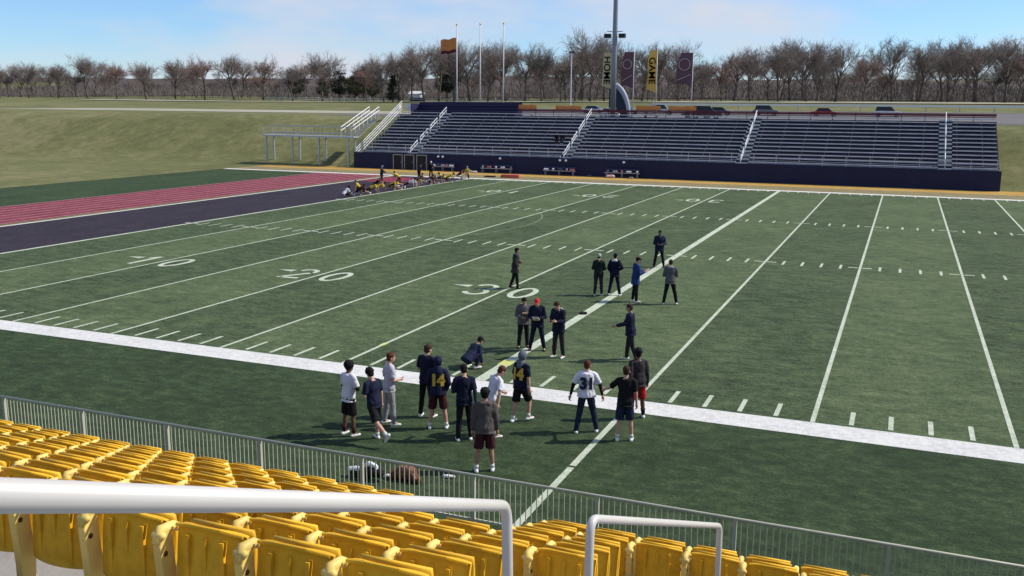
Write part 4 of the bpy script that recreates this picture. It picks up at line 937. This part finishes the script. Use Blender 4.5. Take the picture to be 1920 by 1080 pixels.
PL = [(-28.3, 45.2, 30, sit, 45, 'ground', 'white', 'black', 'dark'), (-27.6, 46.4, 100, lunge, 62, 'ground', 'maroon', 'black', 'brown'), (-28.1, 47.6, -120, lunge, 40, 'ground', 'gold', 'maroon', 'fair'),
      (-27.8, 48.9, 80, plank, 66, 'ground', 'gold', 'black', 'tan'), (-27.9, 50.2, 75, plank, 70, 'ground', 'gold', 'black', 'brown'), (-28.9, 51.3, 80, hurd, 50, 'reach', 'black', 'maroon', 'fair'), (-27.8, 52.5, 95, lunge, 66, 'ground', 'gold', 'black', 'tan'),
      (-28.3, 53.5, 60, sit, 48, 'reach', 'gold', 'maroon', 'fair'), (-28.6, 54.6, 70, sit, 40, 'reach', 'maroon', 'white', 'brown'), (-27.7, 55.8, 100, plank, 72, 'ground', 'white', 'maroon', 'fair'), (-28.0, 56.9, 85, lunge, 60, 'ground', 'black', 'gold', 'fair'),
      (-28.1, 58.0, 60, hurd, 48, 'reach', 'taupe', 'gold', 'fair'), (-27.5, 59.2, 95, lunge, 60, 'ground', 'maroon', 'white', 'fair'), (-27.9, 60.3, 80, sit, 52, 'reach', 'black', 'maroon', 'tan'), (-27.6, 61.4, 90, plank, 70, 'ground', 'taupe', 'black', 'fair'),
      (-27.3, 62.4, -100, lunge, 62, 'ground', 'gold', 'black', 'brown'), (-27.6, 63.7, 85, plank, 68, 'ground', 'gold', 'maroon', 'dark'), (-27.1, 65.1, 100, hurd, 50, 'reach', 'maroon', 'white', 'fair')]
POSE = {id(lunge): 'lunging low', id(sit): 'sitting and leaning forward', id(plank): 'held in a plank', id(hurd): 'sitting with one leg folded'}
for i_, (x, y, h, lg, ln2, ar, c1, c2, sk) in enumerate(PL):
    person('%s stretching player from the left, in %s shirt, %s' % (nth(i_+1), 'pale brown' if c1 == 'taupe' else c1, POSE[id(lg)]), (x, y, 0), h, 1.86, lg, (ar, ar), (ln2, 0), (0, 0), ('tee', c1), ('shorts' if lg is not plank else 'tights', c2), 'white', ('short', random.choice(['hairblack', 'hairbrown'])), sk, low=True, group=G)
# people on the bleachers
def rowz(i): return zb+i*dZ
sitb = ((86, 8, 84), (86, 8, 84))
iy = int((84.2-yb)/dY)
person('left of two dark dressed people sitting on the bleachers beside the aisle', (-23.3, yb+iy*dY+.5, rowz(iy)-.03), 160, 1.8, sitb, ('fwd', 'fwd'), (14, 0), (8, 0), ('jacket', 'black'), ('trousers', 'black'), 'lgrey', ('short', 'hairblack'), low=True)
person('right of two dark dressed people on the bleachers, leaning beside the aisle', (-22.45, yb+iy*dY+.5, rowz(iy)-.03), 190, 1.8, sitb, ('fwd', 'belly'), (20, 6), (8, 0), ('jacket', 'black'), ('trousers', 'navy'), 'lgrey', ('cap', 'hairblack'), low=True)
person('person in dark green standing behind the back rail at the top of the bleachers', (-29.6, 92.4, gz(92.4)), 180, 1.8, st0, ('belly', 'belly'), (6, 0), (5, 0), ('jacket', 'darkgreen'), ('trousers', 'char'), 'black', ('short', 'hairblack'), low=True)
